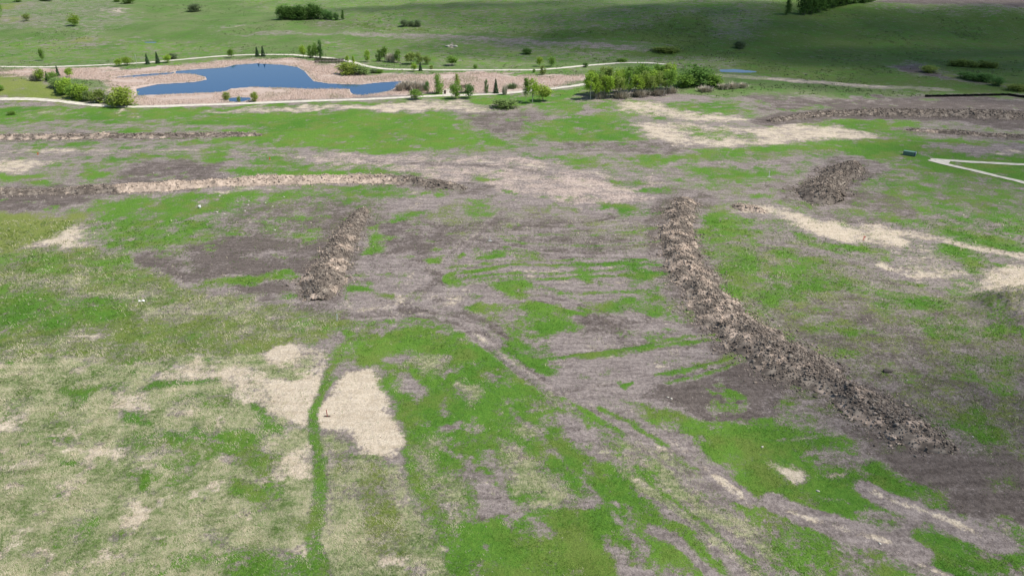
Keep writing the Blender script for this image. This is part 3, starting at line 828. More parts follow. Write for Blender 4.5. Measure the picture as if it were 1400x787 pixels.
    add_col(cm, 'tint', np.repeat(np.concatenate([tc, np.ones((n, 1))], 1), len(iv), 0))
    co = obj('clods', cm, root); co.matrix_parent_inverse = root.matrix_basis.inverted(); co['kind'] = 'stuff'
    return root

none = lambda p: np.full(len(p), .10)
def band(a, b, v, base=.1): return lambda p: base + (v - base) * sstep(a - 30, a + 10, p) * (1 - sstep(b - 10, b + 40, p))
berm('soil_berm', 'longest berm of brown broken clods, curving down to the dark soil on the lower right',
     "940,270 929,290 925,322 934,354 959,394 990,434 1034,470 1084,498 1134,525 1192,561 1252,594 1312,622", [26, 42, 54, 52, 50, 52, 58, 62, 52, 42, 38, 12], 1.45, band(930, 1010, .42, .24), 5.5, 1)
berm('soil_berm', 'short steep berm of dark clods on the diagonal, ending beside the white survey stake',
     "499,285 482,307 466,333 452,364 440,388 434,413", [16, 24, 34, 48, 54, 44], 1.5, band(430, 455, .3, .16), 5.5, 2)
berm('soil_berm', 'stubby hooked heap of grey clods beside the white stake and the forked gravel path',
     "1172,225 1144,241 1120,259 1126,271 1152,278", [14, 36, 54, 40, 14], 2.0, none, 5.5, 3)
berm('soil_berm', 'long low berm with a pale straw covered middle, behind the green left field',
     "-150,268 0,264 60,263 110,261 170,259 250,254 330,249 420,247 480,245 560,248 610,254 642,259", [8, 8, 8, 9, 11, 11, 10, 9, 9, 11, 10, 5], 1.25, band(165, 520, .95, .15), 3.0, 4)
berm('soil_berm', 'thin low berm of soil along the upper left, nearest the near gravel path',
     "-150,191 0,189 60,187.5 140,187 220,186.5 300,184.5 362,184.5", [6, 6, 6, 6, 6, 5, 4], .9, band(-200, 130, .45, .2), 1.6, 5)
berm('soil_berm', 'long dark berm in shade in front of the black silt fence',
     "1048,166 1085,161 1130,156 1200,155 1280,156 1340,158 1600,166", [4, 6, 6, 7, 8, 9, 9], 1.4, none, 1.6, 6)
berm('soil_berm', 'small low dark berm just below the long shaded berm, above the forked path',
     "1235,178 1290,181 1340,184.5 1400,188 1600,197", [3, 4, 4, 4, 4], .8, band(1260, 1290, .4, .15), 1.6, 7)
berm('soil_berm', 'low crumbly tan ridge at the head of the sandy track beside the longest berm',
     "998,281 1018,284 1036,287 1048,292", [7, 10, 9, 6], .7, lambda p: np.full(len(p), .6), 4.0, 8)

# ------------------------------------------------------------------ grass and reeds (stuff)
def blades(name, base, height, width, lean, az, tint, mat):
    n = len(base)
    wdir = az + math.pi / 2
    dx = np.cos(wdir) * width / 2; dy = np.sin(wdir) * width / 2
    z0 = base[:, 2] - .03
    a = np.stack([base[:, 0] - dx, base[:, 1] - dy, z0], 1); b = np.stack([base[:, 0] + dx, base[:, 1] + dy, z0], 1)
    tip = np.stack([base[:, 0] + np.cos(az) * height * np.sin(lean), base[:, 1] + np.sin(az) * height * np.sin(lean), base[:, 2] + height * np.cos(lean)], 1)
    v = np.stack([a, b, tip], 1).reshape(-1, 3)
    f = np.arange(3 * n).reshape(-1, 3)
    me = np_mesh(name, v, f, mat)
    add_col(me, 'tint', np.repeat(np.concatenate([tint, np.ones((n, 1))], 1), 3, 0))
    return tag(obj(name, me), kind='stuff')

def terrain_z(x, y): return hz(x, y)
M_BLADE = tinted('grass_blades', .3)

def scatter_px(n, y0, y1):
    px = rng.uniform(-60, 1460, n); py = rng.uniform(y0, y1, n)
    dep = PITCH - np.arctan((CY - py) / F)
    yy = HC / np.tan(dep)
    xx = (px - CX) / F * (yy * cp + HC * sp)
    return xx, yy

x, y = scatter_px(330000, 300, 830)
W = cover(x, y)
dist = np.hypot(x, y); zz = terrain_z(x, y)
nz = fbm(x, y, .25, 5, 90, .65)
# dry wisps
pd = np.clip(W[:, 4] * .9 + W[:, 2] * .2 + W[:, 3] * .10 + W[:, 6] * .4, 0, 1)
m = rng.random(len(x)) < pd * sstep(-.22, .1, nz + .12)
def rep(a, k): return np.repeat(a[m], k, 0)
k = 3; n = m.sum() * k
bx = rep(x, k) + rng.normal(0, .16, n); by = rep(y, k) + rng.normal(0, .16, n); bz = rep(zz, k)
flow = 2.2 + 9.0 * fbm(bx, by, .35, 4, 61) + rng.normal(0, 1.0, n)
sc = np.clip(rep(dist, k) / 110, .75, 2.2)
t = np.clip(.60 + 2.8 * fbm(bx, by, .30, 5, 33, .65) + rng.normal(0, .22, n) + .3 * rep(W[:, 3], k), 0, 1)[:, None]
tint = np.array((.11, .19, .045)) * (1 - t) + np.array((.64, .57, .41)) * t
blades('dry_grass', np.stack([bx, by, bz], 1), rng.uniform(.15, .5, n) * sc, rng.uniform(.04, .085, n) * sc, rng.uniform(.5, 1.45, n), flow, tint, M_BLADE)
# green tufts
pg = np.clip(W[:, 1] * .75 + W[:, 2] * .6 + W[:, 4] * .5, 0, 1)
m = rng.random(len(x)) < pg * sstep(.5, .2, nz + .3) * .85
k = 3; n = m.sum() * k
bx = rep(x, k) + rng.normal(0, .14, n); by = rep(y, k) + rng.normal(0, .14, n); bz = rep(zz, k)
sc = np.clip(rep(dist, k) / 110, .75, 2.0)
t = rng.random(n)[:, None]; yl = np.clip(rep(W[:, 2], k) + .5 * rep(W[:, 4], k), 0, 1)[:, None]
tint = (np.array((.055, .145, .018)) * (1 - t) + np.array((.13, .25, .04)) * t) * (1 - .6 * yl) + np.array((.15, .19, .045)) * .6 * yl
tint = tint * (1 + 1.1 * fbm(bx, by, .5, 4, 35, .6))[:, None]
blades('green_grass', np.stack([bx, by, bz], 1), rng.uniform(.10, .28, n) * sc, rng.uniform(.05, .09, n) * sc, rng.uniform(.2, 1.1, n), rng.uniform(0, 6.28, n), tint, M_BLADE)

# crumbs of soil and flecks of straw strewn over the bare ground
x, y = scatter_px(150000, 235, 830)
W = cover(x, y); dist = np.hypot(x, y)
m = rng.random(len(x)) < (W[:, 5] * .42 + W[:, 0] * .30 + W[:, 3] * .1) * sstep(-.1, .12, fbm(x, y, .2, 4, 71))
x, y, dist = x[m], y[m], dist[m]; n = len(x); zz = terrain_z(x, y)
size = np.clip(rng.lognormal(math.log(.065), .45, n), .03, .2) * np.clip(dist / 120, .8, 2.2)
tet = np.array([(1, 0, -.4), (-.5, .87, -.4), (-.5, -.87, -.4), (0, 0, .75)])
v = tet[None] * rng.uniform(.5, 1.5, (n, 4, 1)) * size[:, None, None]
a = rng.uniform(0, 6.28, n); ca, sa = np.cos(a)[:, None], np.sin(a)[:, None]
v = np.stack([v[..., 0] * ca - v[..., 1] * sa + x[:, None], v[..., 0] * sa + v[..., 1] * ca + y[:, None], v[..., 2] + zz[:, None] + .01], -1)
f = np.array([(0, 2, 1), (0, 1, 3), (1, 2, 3), (2, 0, 3)])[None] + 4 * np.arange(n)[:, None, None]
me = np_mesh('soil_crumbs', v.reshape(-1, 3), f.reshape(-1, 3), M_CLOD)
t = rng.random(n)[:, None]
tint = np.array((.10, .082, .070)) * (1 - t) + np.array((.27, .23, .20)) * t
pale = (rng.random(n) < .13)[:, None]; tint = np.where(pale, np.array((.50, .44, .36)), tint)
add_col(me, 'tint', np.repeat(np.concatenate([tint, np.ones((n, 1))], 1), 4, 0))
tag(obj('soil_crumbs', me), kind='stuff')

# reeds round the pond
lo, hi = REEDS_W.min(0), REEDS_W.max(0)
n = 170000
x = rng.uniform(lo[0], hi[0], n); y = rng.uniform(lo[1], hi[1], n)
wob = 1.5 * fbm(x, y, .12, 4, 19)
ok = (poly_sd(x, y, REEDS_W) + wob * 1.5 < 0) & (np.abs(x) < .72 * (y * cp + HC * sp) + 5)
x, y = x[ok], y[ok]
ok = water_sd(x, y) > .4
x, y = x[ok], y[ok]
wsd = water_sd(x, y)
k = 2; n = len(x) * k
bx = np.repeat(x, k) + rng.normal(0, .3, n); by = np.repeat(y, k) + rng.normal(0, .3, n); ws = np.repeat(wsd, k)
thin = fbm(bx, by, .06, 4, 23)
keep = thin > -.2; bx, by, ws, thin = bx[keep], by[keep], ws[keep], thin[keep]; n = len(bx)
t = rng.random(n)[:, None]
tint = np.array((.57, .45, .375)) * (1 - t) + np.array((.68, .55, .46)) * t
edge = (1 - sstep(.4, 2.2, ws))[:, None] * (rng.random(n) < .6)[:, None]
tint = tint * (1 - edge) + edge * np.array((.20, .22, .10))
grn = sstep(.10, .22, fbm(bx, by, .05, 3, 29))[:, None] * .5
tint = tint * (1 - grn) + grn * np.array((.23, .25, .13))
blades('reeds', np.stack([bx, by, terrain_z(bx, by)], 1), rng.uniform(.35, .95, n) * (1 + thin), rng.uniform(.10, .22, n), rng.uniform(.2, 1.2, n), rng.uniform(0, 6.28, n), tint, M_BLADE)

# low scrub and rank growth over the far valley and the hill
x, y = [], []
px = rng.uniform(-40, 1440, 26000); py = rng.uniform(-3, 132, 26000)
w = px2w(np.stack([px, py], 1), t0=250, t1=1500, steps=160); x, y = w[:, 0], w[:, 1]
W = cover(x, y)
cl = fbm(x, y, .035, 5, 55, .6)
m = (rng.random(len(x)) < (W[:, 6] * .8 + W[:, 7] * .8 + .15 * W[:, 1]) * sstep(-.02, .16, cl)) & (water_sd(x, y) > 1)
k = 5; n = m.sum() * k
bx = rep(x, k) + rng.normal(0, .5, n); by = rep(y, k) + rng.normal(0, .5, n)
t = np.repeat(rng.random(m.sum()), k)[:, None]
tint = np.array((.11, .16, .055)) * (1 - t) + np.array((.19, .22, .12)) * t
blades('hillside_scrub', np.stack([bx, by, terrain_z(bx, by)], 1), rng.uniform(.2, .6, n), rng.uniform(.3, .7, n), rng.uniform(0, 1.2, n), rng.uniform(0, 6.28, n), tint, M_BLADE)

# ------------------------------------------------------------------ trees
M_LEAF = leafy('foliage'); M_NEEDLE = leafy('needles', .08, .3); M_TWIG = leafy('bare_twigs', 0.0, .25)
M_BARK = plain('grey_bark', (.20, .17, .14), .9, .3, 8); M_PALEBARK = plain('pale_aspen_bark', (.46, .44, .38), .8, .25, 5)

def leaf_quads(ctrs, size, r, up=.35):
    n = len(ctrs)
    nrm = r.normal(0, 1, (n, 3)); nrm[:, 2] = np.abs(nrm[:, 2]) + up; nrm /= np.linalg.norm(nrm, axis=1)[:, None]
    u = np.cross(nrm, r.normal(0, 1, (n, 3))); u /= np.linalg.norm(u, axis=1)[:, None]; v = np.cross(nrm, u)
    s = (size * r.uniform(.6, 1.35, n))[:, None]
    c = [ctrs - u * s, ctrs - v * s * .55, ctrs + u * s, ctrs + v * s * .55]
    return np.stack(c, 1).reshape(-1, 3), np.arange(4 * n).reshape(-1, 4)

def proto_spruce(seed):
    r = np.random.default_rng(seed)
    P_, F_ = [], []
    n = 1500
    h = r.random(n) ** 1.35 * .93 + .04
    rad = (1 - h) ** .85 * .5
    layer = .78 + .22 * np.cos(h * 55 + r.normal(0, .5, n))
    rr = rad * layer * np.sqrt(r.uniform(.25, 1.05, n)) + .012
    a = r.uniform(0, 6.283, n)
    ctr = np.stack([rr * np.cos(a), rr * np.sin(a), h - rr * .12], 1)
    ln = .055 + .09 * rad; wd = .022 + .02 * rad
    d = np.stack([np.cos(a), np.sin(a), -.35 + r.normal(0, .25, n)], 1); s = np.stack([-np.sin(a), np.cos(a), r.normal(0, .3, n)], 1)
    v = np.stack([ctr - d * ln[:, None] * .6 - s * wd[:, None], ctr - d * ln[:, None] * .6 + s * wd[:, None], ctr + d * ln[:, None]], 1).reshape(-1, 3)
    crown = np_mesh('crown', v, np.arange(3 * n).reshape(-1, 3), M_NEEDLE)
    bm = bmesh.new(); tube(bm, [(0, 0, -.03), (0, 0, .3), (0, 0, .97)], [.03, .022, .004])
    tm = bpy.data.meshes.new('trunk'); bm.to_mesh(tm); bm.free(); tm.materials.append(M_BARK)
    return crown, tm

def proto_tree(seed, clumps, n, zc, rz_, leaf, bark, taper=0.0, trunk=True, spread=.115):
    """deciduous tree of unit height and unit width: limbs carry leaf clumps"""
    r = np.random.default_rng(seed)
    C_ = []
    while len(C_) < clumps:
        p = r.uniform(-1, 1, 3)
        if p @ p > 1: continue
        z = zc + p[2] * rz_
        k = 1 - taper * (p[2] * .5 + .5)
        C_.append((p[0] * .40 * k, p[1] * .40 * k, z))
    C_ = np.array(C_)
    wgt = r.uniform(.4, 1.6, clumps); a = r.choice(clumps, n, p=wgt / wgt.sum())
    sg = spread * r.uniform(.6, 1.25, clumps)
    ctr = C_[a] + r.normal(0, 1, (n, 3)) * sg[a][:, None] * np.array((1, 1, .75))
    ctr[:, 2] = np.clip(ctr[:, 2], .02, 1.0)
    v, f = leaf_quads(ctr, np.full(n, leaf), r)
    crown = np_mesh('crown', v, f, M_LEAF)
    bm = bmesh.new()
    top = zc + .35 * rz_
    if trunk:
        tube(bm, [(0, 0, -.03), (r.normal(0, .01), r.normal(0, .01), top * .5), (r.normal(0, .03), r.normal(0, .03), top)], [.022, .016, .006], 6)
    for i in r.choice(clumps, min(clumps, 10), replace=False):
        c = C_[i]; z0 = max(.02, min(c[2] * .55, top * .9)) if trunk else -.02
        x0 = 0 if trunk else c[0] * .3; y0 = 0 if trunk else c[1] * .3
        tube(bm, [(x0, y0, z0), ((x0 + c[0]) * .55, (y0 + c[1]) * .55, (z0 + c[2]) * .55), tuple(c)], [.010, .007, .003], 4)
    tm = bpy.data.meshes.new('trunk' if trunk else 'stems'); bm.to_mesh(tm); bm.free(); tm.materials.append(bark)
    return crown, tm

def proto_bare(seed, n=420):
    """leafless shrub: a thicket of thin upright twigs"""
    r = np.random.default_rng(seed)
    b = r.normal(0, .16, (n, 2)); a = np.arctan2(b[:, 1], b[:, 0]) + r.normal(0, .6, n)
    le = r.uniform(0, .6, n); h = r.uniform(.45, 1.0, n); w = r.uniform(.012, .03, n)
    base = np.stack([b[:, 0], b[:, 1], r.uniform(-.02, .35, n)], 1)
    tip = base + np.stack([np.cos(a) * np.sin(le) * .5, np.sin(a) * np.sin(le) * .5, np.cos(le) * h * .65], 1)
    s = np.stack([-np.sin(a), np.cos(a), 0 * a], 1) * w[:, None]
    v = np.stack([base - s, base + s, tip], 1).reshape(-1, 3)
    return np_mesh('crown', v, np.arange(3 * n).reshape(-1, 3), M_TWIG), None

PROTO = {
 'spruce': [proto_spruce(s) for s in (1, 2, 3)],
 'aspen': [proto_tree(s, 34, 1500, .63, .33, .034, M_PALEBARK, .45, True, .085) for s in (11, 12, 13, 14)],
 'poplar': [proto_tree(s, 38, 1800, .50, .46, .034, M_BARK, .6, True, .085) for s in (21, 22)],
 'round': [proto_tree(s, 34, 1600, .56, .38, .042, M_BARK, .15, True, .11) for s in (31, 32, 33)],
 'bush': [proto_tree(s, 34, 1700, .45, .42, .045, M_BARK, .15, False, .12) for s in (41, 42, 43)],
 'bare': [proto_bare(s) for s in (51, 52)],
}
NAMES = {'spruce': ('spruce_tree', 'tree'), 'aspen': ('aspen_tree', 'tree'), 'poplar': ('poplar_tree', 'tree'), 'round': ('broadleaf_tree', 'tree'),
         'bush': ('shrub', 'shrub'), 'bare': ('bare_shrub', 'shrub')}
TINT = {'spruce': (.05, .095, .045), 'light': (.33, .47, .075), 'mid': (.22, .36, .075), 'dark': (.12, .22, .055), 'olive': (.28, .36, .10),
        'yellow': (.34, .43, .09), 'grey': (.18, .24, .12), 'taupe': (.42, .38, .30), 'willow': (.26, .36, .13), 'cool': (.16, .29, .09)}
_count = [0]
def plant(kind, px, py, hpx, wpx, tint, label, group=None):
    _count[0] += 1
    i = _count[0]
    w = px2w([(px, py)])[0]
    z = float(hz(w[0], w[1])[0])
    u0 = project(w[0], w[1], z)[1]; u1 = project(w[0], w[1], z + 1)[1]
    H = hpx / (u0 - u1)
    depth = w[1] * cp - (z - HC) * sp
    Wd = wpx * depth / F
    pr = PROTO[kind][i % len(PROTO[kind])]
    nm, cat = NAMES[kind]
    root = empty(nm, (w[0], w[1], z - .05), random.uniform(0, 6.28))
    wf = {'spruce': 1.0, 'bare': 1.3}.get(kind, 1.3)
    root.scale = (Wd * wf, Wd * wf, H)
    tag(root, label, cat, group)
    c = obj('crown' if kind != 'bare' else 'twigs', pr[0], root)
    j = random.uniform(.85, 1.15); c.color = tuple(v * j for v in TINT[tint]) + (1,)
    if pr[1] is not None: obj('trunk' if kind not in ('bush',) else 'stems', pr[1], root)
    return root

T = plant
# along the far path
T('round', 102, 36, 17, 13, 'light', 'lone pale green round tree in the open meadow, well above the far path')
T('bush', 267, 16, 13, 17, 'grey', 'lone dark round bush high in the meadow beside the far thicket')
T('round', 36, 29, 11, 9, 'olive', 'small yellowish bush tree in the top meadow beside the bright green patch')
T('poplar', 58, 83, 18, 9, 'mid', 'narrow green tree in the meadow behind the west end of the far path')
T('round', 163, 91, 11, 10, 'light', 'small pale green tree leaning over the far path, first before the thin pole')
T('round', 175, 89.5, 13, 11, 'light', 'pale yellow green tree directly beside the thin white pole')
T('spruce', 202, 88, 15, 8, 'spruce', 'dark narrow spruce on the far path, next to the thin white pole')
T('spruce', 216, 87, 17, 8, 'spruce', 'taller dark narrow spruce, second from the thin white pole')
T('round', 229, 86, 12, 9, 'light', 'small fresh green tree next to the pair of narrow spruces by the pole')
T('bush', 236, 80.5, 8, 14, 'grey', 'pale greyish low shrub behind the far path near the narrow spruces')
T('round', 316, 79.5, 13, 9, 'mid', 'round green tree on the far bank, alone before the two twin spruces')
T('spruce', 352, 77.5, 14, 8, 'spruce', 'twin spruce on the far bank, the shorter of the two mirrored in the pond')
T('spruce', 360, 77.5, 15, 8, 'spruce', 'twin spruce on the far bank, the taller of the two mirrored in the pond')
T('round', 415, 79, 18, 9, 'light', 'pale green slim tree at the edge of the group above the wooden footbridge')
T('poplar', 425, 79.5, 19, 10, 'mid', 'bushy green tree in the middle of the group above the footbridge')
T('round', 432, 79.5, 21, 9, 'mid', 'green tree squeezed next to the tallest one above the footbridge')
T('poplar', 438.5, 79.5, 26, 9, 'cool', 'tallest dark green tree of the group above the wooden footbridge')
T('bush', 476, 102, 18, 27, 'yellow', 'large yellow green willow shrub at the reed edge beside the footbridge')
T('bush', 494, 102, 14, 22, 'willow', 'greyer lower willow shrub joined to the large yellow green one')
T('poplar', 475, 85, 10, 7, 'light', 'little upright sapling rising behind the large yellow green willow shrub')
T('poplar', 483, 86, 10, 6, 'light', 'second upright sapling behind the willow shrubs, nearer the scrub belt')
T('bush', 511, 100, 6, 9, 'grey', 'small grey green ball bush below the far path end of the willows')
T('bush', 519, 100, 6.5, 9, 'mid', 'small bright ball bush on the far path, next to a grey green one')
# belt of young trees behind the pond
T('poplar', 503, 85, 18, 10, 'light', 'pale slim tree at the near end of the tree belt behind the willow shrubs')
T('poplar', 518, 84, 17, 9, 'mid', 'green slim tree in the belt, between the pale one and the tall pair')
T('round', 526, 84, 21, 11, 'mid', 'broad green tree, taller of the belt behind the willow shrubs')
T('bare', 535, 85, 16, 14, 'taupe', 'leafless grey thicket standing inside the tree belt')
T('poplar', 544, 86, 20, 11, 'mid', 'tall green tree at the far end of the belt beside the leafless thicket')
T('round', 562, 88, 17, 16, 'olive', 'broad olive tree behind the small spruce on the far path')
T('poplar', 573, 88, 18, 11, 'olive', 'olive tree with pointed top behind the small spruce on the far path')
T('round', 584, 88, 12, 10, 'olive', 'low olive tree at the end of the olive group')
T('round', 566, 98, 12, 8, 'light', 'small light tree touching the far path beside the small spruce')
T('spruce', 575, 97, 13, 7, 'spruce', 'small solitary spruce on the far path in front of the olive trees')
T('bush', 590, 95, 7, 5, 'olive', 'tiny shrub behind the far path, next after the small spruce')
T('round', 618, 89.5, 14, 16, 'mid', 'round green tree alone in the meadow below the pale boulders')
T('bush', 650, 94, 7, 5, 'mid', 'tiny dark shrub on the far path in the open meadow')
T('bush', 721, 74, 9, 13, 'dark', 'dark shrub at a fold of the hill foot above the far path')
T('round', 737, 91, 14, 9, 'light', 'light green tree behind the bend of the far path, first of a pair')
T('round', 754, 91, 15, 9, 'mid', 'darker green tree behind the bend of the far path, second of a pair')
T('bush', 730, 99, 5, 4, 'mid', 'small dark shrub just below the far path above the aspens')
T('poplar', 742, 102, 13, 10, 'olive', 'olive tree growing in the reeds just below the far path')
T('bush', 850, 85, 6, 13, 'mid', 'low wide shrub on the inner side of the far path end')
T('bush', 800, 92, 7, 7, 'dark', 'small dark shrub where the far path climbs towards the grove')
T('bush', 910, 71, 9, 30, 'olive', 'wide low olive shrub at the foot of the big hill')
T('bush', 1011, 66, 11, 13, 'grey', 'lone dark grey shrub on the open hillside')
T('bush', 553, 36, 10, 11, 'grey', 'grey green shrub on the hill, first of a little row of three')
T('bush', 562, 36, 9, 8, 'grey', 'thin grey shrub on the hill, middle of a little row of three')
T('bush', 571, 36.5, 10, 9, 'grey', 'grey green shrub on the hill, last of a little row of three')
# thicket on the hill, left of centre
for q in ((386, 26, 20, 10), (392, 26.5, 21, 11), (400, 27, 20, 11), (408, 27, 22, 12), (416, 27, 21, 10), (426, 26, 23, 11), (434, 26, 20, 11)):
    T('bush', q[0], q[1], q[2], 15, 'dark', 'dark green tree packed in the dense thicket on the upper meadow slope', 'trees of the dense thicket on the slope')
for q in ((445, 26, 15, 10), (452, 27, 13, 8), (460, 27.5, 11, 8)):
    T('bush', *q, 'cool', 'smaller loose tree trailing off the open end of the slope thicket', 'small trees trailing off the slope thicket')
T('poplar', 469, 27, 14, 6, 'dark', 'slim dark tree standing last and apart at the end of the slope thicket')
# top edge
T('round', -2, 24, 22, 12, 'mid', 'green tree cut by the picture edge in the top meadow corner')
T('bush', 25, 3, 10, 9, 'mid', 'dark bush on the top edge, right above the bright green patch')
T('bush', 62, 1.5, 9, 14, 'dark', 'dark low bush cut off by the top edge in the meadow')
T('bush', 160, 3, 8, 9, 'mid', 'bush at the top edge, first of two green ones side by side')
T('bush', 175, 5, 12, 18, 'mid', 'wider bush at the top edge, second of two green ones side by side')
T('poplar', 1076, 20, 30, 12, 'dark', 'tall dark tree in the draw on the hill, standing apart from the wood')
for q in ((1098, 20, 34, 16), (1108, 19, 34, 16), (1118, 17, 32, 16), (1127, 14, 30, 16), (1137, 11, 26, 15), (1147, 8, 24, 15), (1157, 6, 22, 15), (1168, 4.5, 20, 15), (1180, 4, 18, 14), (1190, 3, 18, 13), (1112, 8, 26, 16), (1130, 5, 24, 16)):
    T('bush', *q, 'dark', 'dark green tree in the wood at the brow of the hill by the ploughed field', 'trees of the wood at the brow of the hill')
# shrub belt left of the pond
T('bare', 48, 110, 12, 12, 'taupe', 'leafless pale shrub at the head of the shrub belt on the grassy knoll')
T('round', 56, 111, 18, 12, 'light', 'light green bushy tree at the head of the belt on the knoll')
T('spruce', 65, 110, 13, 7, 'spruce', 'short dark spruce near the head of the shrub belt')
T('round', 73, 112, 15, 12, 'mid', 'green tree between the short and the slender spruce in the belt')
T('spruce', 80, 105, 16, 7, 'spruce', 'slender tall spruce sticking out above the shrub belt')
T('round', 96, 106, 14, 10, 'light', 'ball shaped light tree standing clear behind the shrub belt')
T('spruce', 76, 127, 12, 6, 'spruce', 'smaller dark spruce of the pair in front of the shrub belt')
T('spruce', 82.5, 127, 16, 8, 'spruce', 'larger dark spruce of the pair in front of the shrub belt')
T('bush', 79, 120, 17, 16, 'willow', 'greyish willow behind the pair of dark spruces in the belt')
T('bush', 91, 129, 25, 20, 'light', 'tall bright green shrub of the belt, right beside the spruce pair')
T('bush', 102, 134, 19, 17, 'mid', 'lower green shrub of the belt, between two taller bright ones')
T('bush', 112, 136.5, 27, 20, 'light', 'tallest bright green shrub in the middle of the belt')
T('bush', 122, 138, 16, 14, 'willow', 'small greyish shrub of the belt just before the white marker post')
T('bush', 136, 140, 20, 20, 'olive', 'rounded olive shrub behind the white marker post')
T('bush', 148, 141, 14, 10, 'grey', 'thin grey green shrub between the olive shrub and the big round willow')
T('bush', 166, 144.5, 27, 37, 'yellow', 'big round yellow green willow at the corner of the pond by the near path')
T('bush', 0, 124, 9, 10, 'mid', 'dark green bush on the knoll at the picture edge')
T('bush', 16, 157, 7, 9, 'mid', 'low green bush in the grass strip below the near path')
T('bush', 310, 136.5, 12, 8, 'yellow', 'yellowish bush at the water hole in the near reeds, standing first')
T('bush', 348, 139, 15, 9, 'yellow', 'yellow green bush at the far end of the water hole in the near reeds')
T('bush', 327, 139, 9, 5, 'olive', 'thin olive bush in the middle of the water hole in the near reeds')
# near path, east end of the pond
for q in ((548, 124, 14, 14), (557, 122, 16, 16), (567, 124, 17, 16), (577, 125, 16, 14)):
    T('bare', *q, 'taupe', 'pale leafless shrub in the grey thicket at the pond tip', 'leafless shrubs of the grey thicket at the pond tip')
T('round', 569, 136, 14, 16, 'mid', 'small lollipop shaped tree in front of the near path by the grey thicket')
T('poplar', 584, 127.5, 18, 8, 'cool', 'thin sapling beside the tall poplar, touching the grey thicket')
T('poplar', 599.5, 128, 28, 16, 'mid', 'tall pointed poplar on the near path left of the litter bin')
T('round', 623, 135, 23, 16, 'mid', 'full green tree in front of the near path between bin and shelter')
T('poplar', 625, 117, 17, 10, 'olive', 'thin pale sapling in the reeds behind the full green tree')
T('round', 641, 134.5, 21, 14, 'cool', 'bluish green tree in front of the brown roofed shelter')
T('poplar', 665, 128, 20, 7, 'cool', 'very thin sapling on the near path between shelter and solitary spruce')
T('spruce', 678, 128, 21, 10, 'spruce', 'solitary dark spruce on the near path at the reed edge')
T('bare', 690, 129.5, 17, 7, 'taupe', 'leafless thin young tree on the near path next to the solitary spruce')
T('bare', 700, 121, 9, 14, 'grey', 'low grey leafless shrub in the reeds behind the solitary spruce')
T('bush', 690, 147.5, 15, 30, 'willow', 'wide dome shaped shrub alone in the grass below the near path')
T('aspen', 719, 139, 32, 12, 'mid', 'slim pale trunked aspen of the bright clump by the dome shaped shrub')
T('aspen', 728, 141, 37, 17, 'light', 'tallest yellow green aspen of the clump by the dome shaped shrub')
T('round', 742, 138, 23, 22, 'yellow', 'low spreading yellow green aspen at the foot of the bright clump')
# aspen grove
gr = random.Random(5)
for i in range(40):
    u = (i % 20) / 19.0; back = i >= 20
    gx = 806 + u * 112 + gr.uniform(-4, 4); gy = 135.5 - 9 * u - (5.5 if back else 0) + gr.uniform(-1.3, 1.3)
    hh = (37 - 4 * u) * gr.uniform(.82, 1.1)
    T('aspen', gx, gy, hh, gr.uniform(14, 22), gr.choice(['light', 'light', 'mid', 'olive']), 'slender pale trunked aspen in the dense grove at the end of the near path', 'aspens of the dense grove')
for q in ((820, 134, 12, 20), (850, 134, 13, 22), (876, 132, 13, 22), (900, 130, 12, 22), (915, 127, 10, 20), (964, 125, 9, 20), (990, 122, 10, 16), (1003, 121, 11, 14), (1015, 120, 9, 14)):
    T('bare', *q, 'taupe', 'leafless grey undergrowth shrub at the foot of the aspen grove', 'leafless undergrowth along the grove')
T('bush', 934, 119, 20, 25, 'mid', 'rounded green shrub at the end of the grove in front of the dark tree')
T('bush', 951, 116, 32, 38, 'dark', 'big dark green rounded tree at the end of the aspen grove')
T('bush', 977, 119, 19, 24, 'mid', 'low bright rounded shrub last at the end of the grove, by the narrow pool')
# willows in the side valley
T('bush', 1270, 99, 10, 21, 'olive', 'rounded olive willow alone beside the dark hollow in the side valley')
for q in ((1305, 90, 10, 16), (1316, 91, 11, 18), (1330, 92, 9, 14), (1345, 92, 11, 18), (1357, 93, 9, 14)):
    T('bush', *q, 'olive', 'soft olive willow in the upper row of the shaded side valley', 'upper row of willows in the side valley')
for q in ((1318, 107, 10, 18), (1332, 110, 12, 20), (1346, 112, 13, 20), (1362, 117, 13, 16)):
    T('bush', *q, 'cool', 'dark willow in the lower row of the shaded side valley', 'lower row of willows in the side valley')
T('bush', 1391, 124, 11, 24, 'olive', 'yellowish willow behind the bend of the black silt fence')

# ------------------------------------------------------------------ small things on the site
M_WHITE = plain('white_paint', (.80, .80, .76), .6, .06); M_RED = plain('faded_red_paint', (.42, .07, .06), .6, .15)
M_ORANGE = plain('orange_flagging', (.85, .20, .05), .5, .1); M_PINK = plain('pink_flagging', (.80, .22, .17), .5, .1)
M_BROWN = plain('dark_timber', (.085, .055, .045), .8, .25); M_DECK = plain('weathered_deck', (.15, .125, .11), .8, .2)
M_BLACK = plain('black_geotextile', (.012, .012, .014), .7, .2); M_TEAL = plain('teal_paint', (.12, .22, .17), .5, .2); M_NAVY = plain('navy_paint', (.07, .10, .15), .5, .2)
M_STONE = plain('pale_stone', (.48, .45, .38), .9, .2, 5); M_STEEL = plain('galvanised_steel', (.50, .50, .48), .5, .1, 5, .4)
M_DIRT = plain('moist_clod', (.075, .063, .054), .95, .3, 4)

def at(px, py, dz=0.0):
    w = px2w([(px, py)])[0]
    return (float(w[0]), float(w[1]), float(hz(w[0], w[1])[0]) + dz)

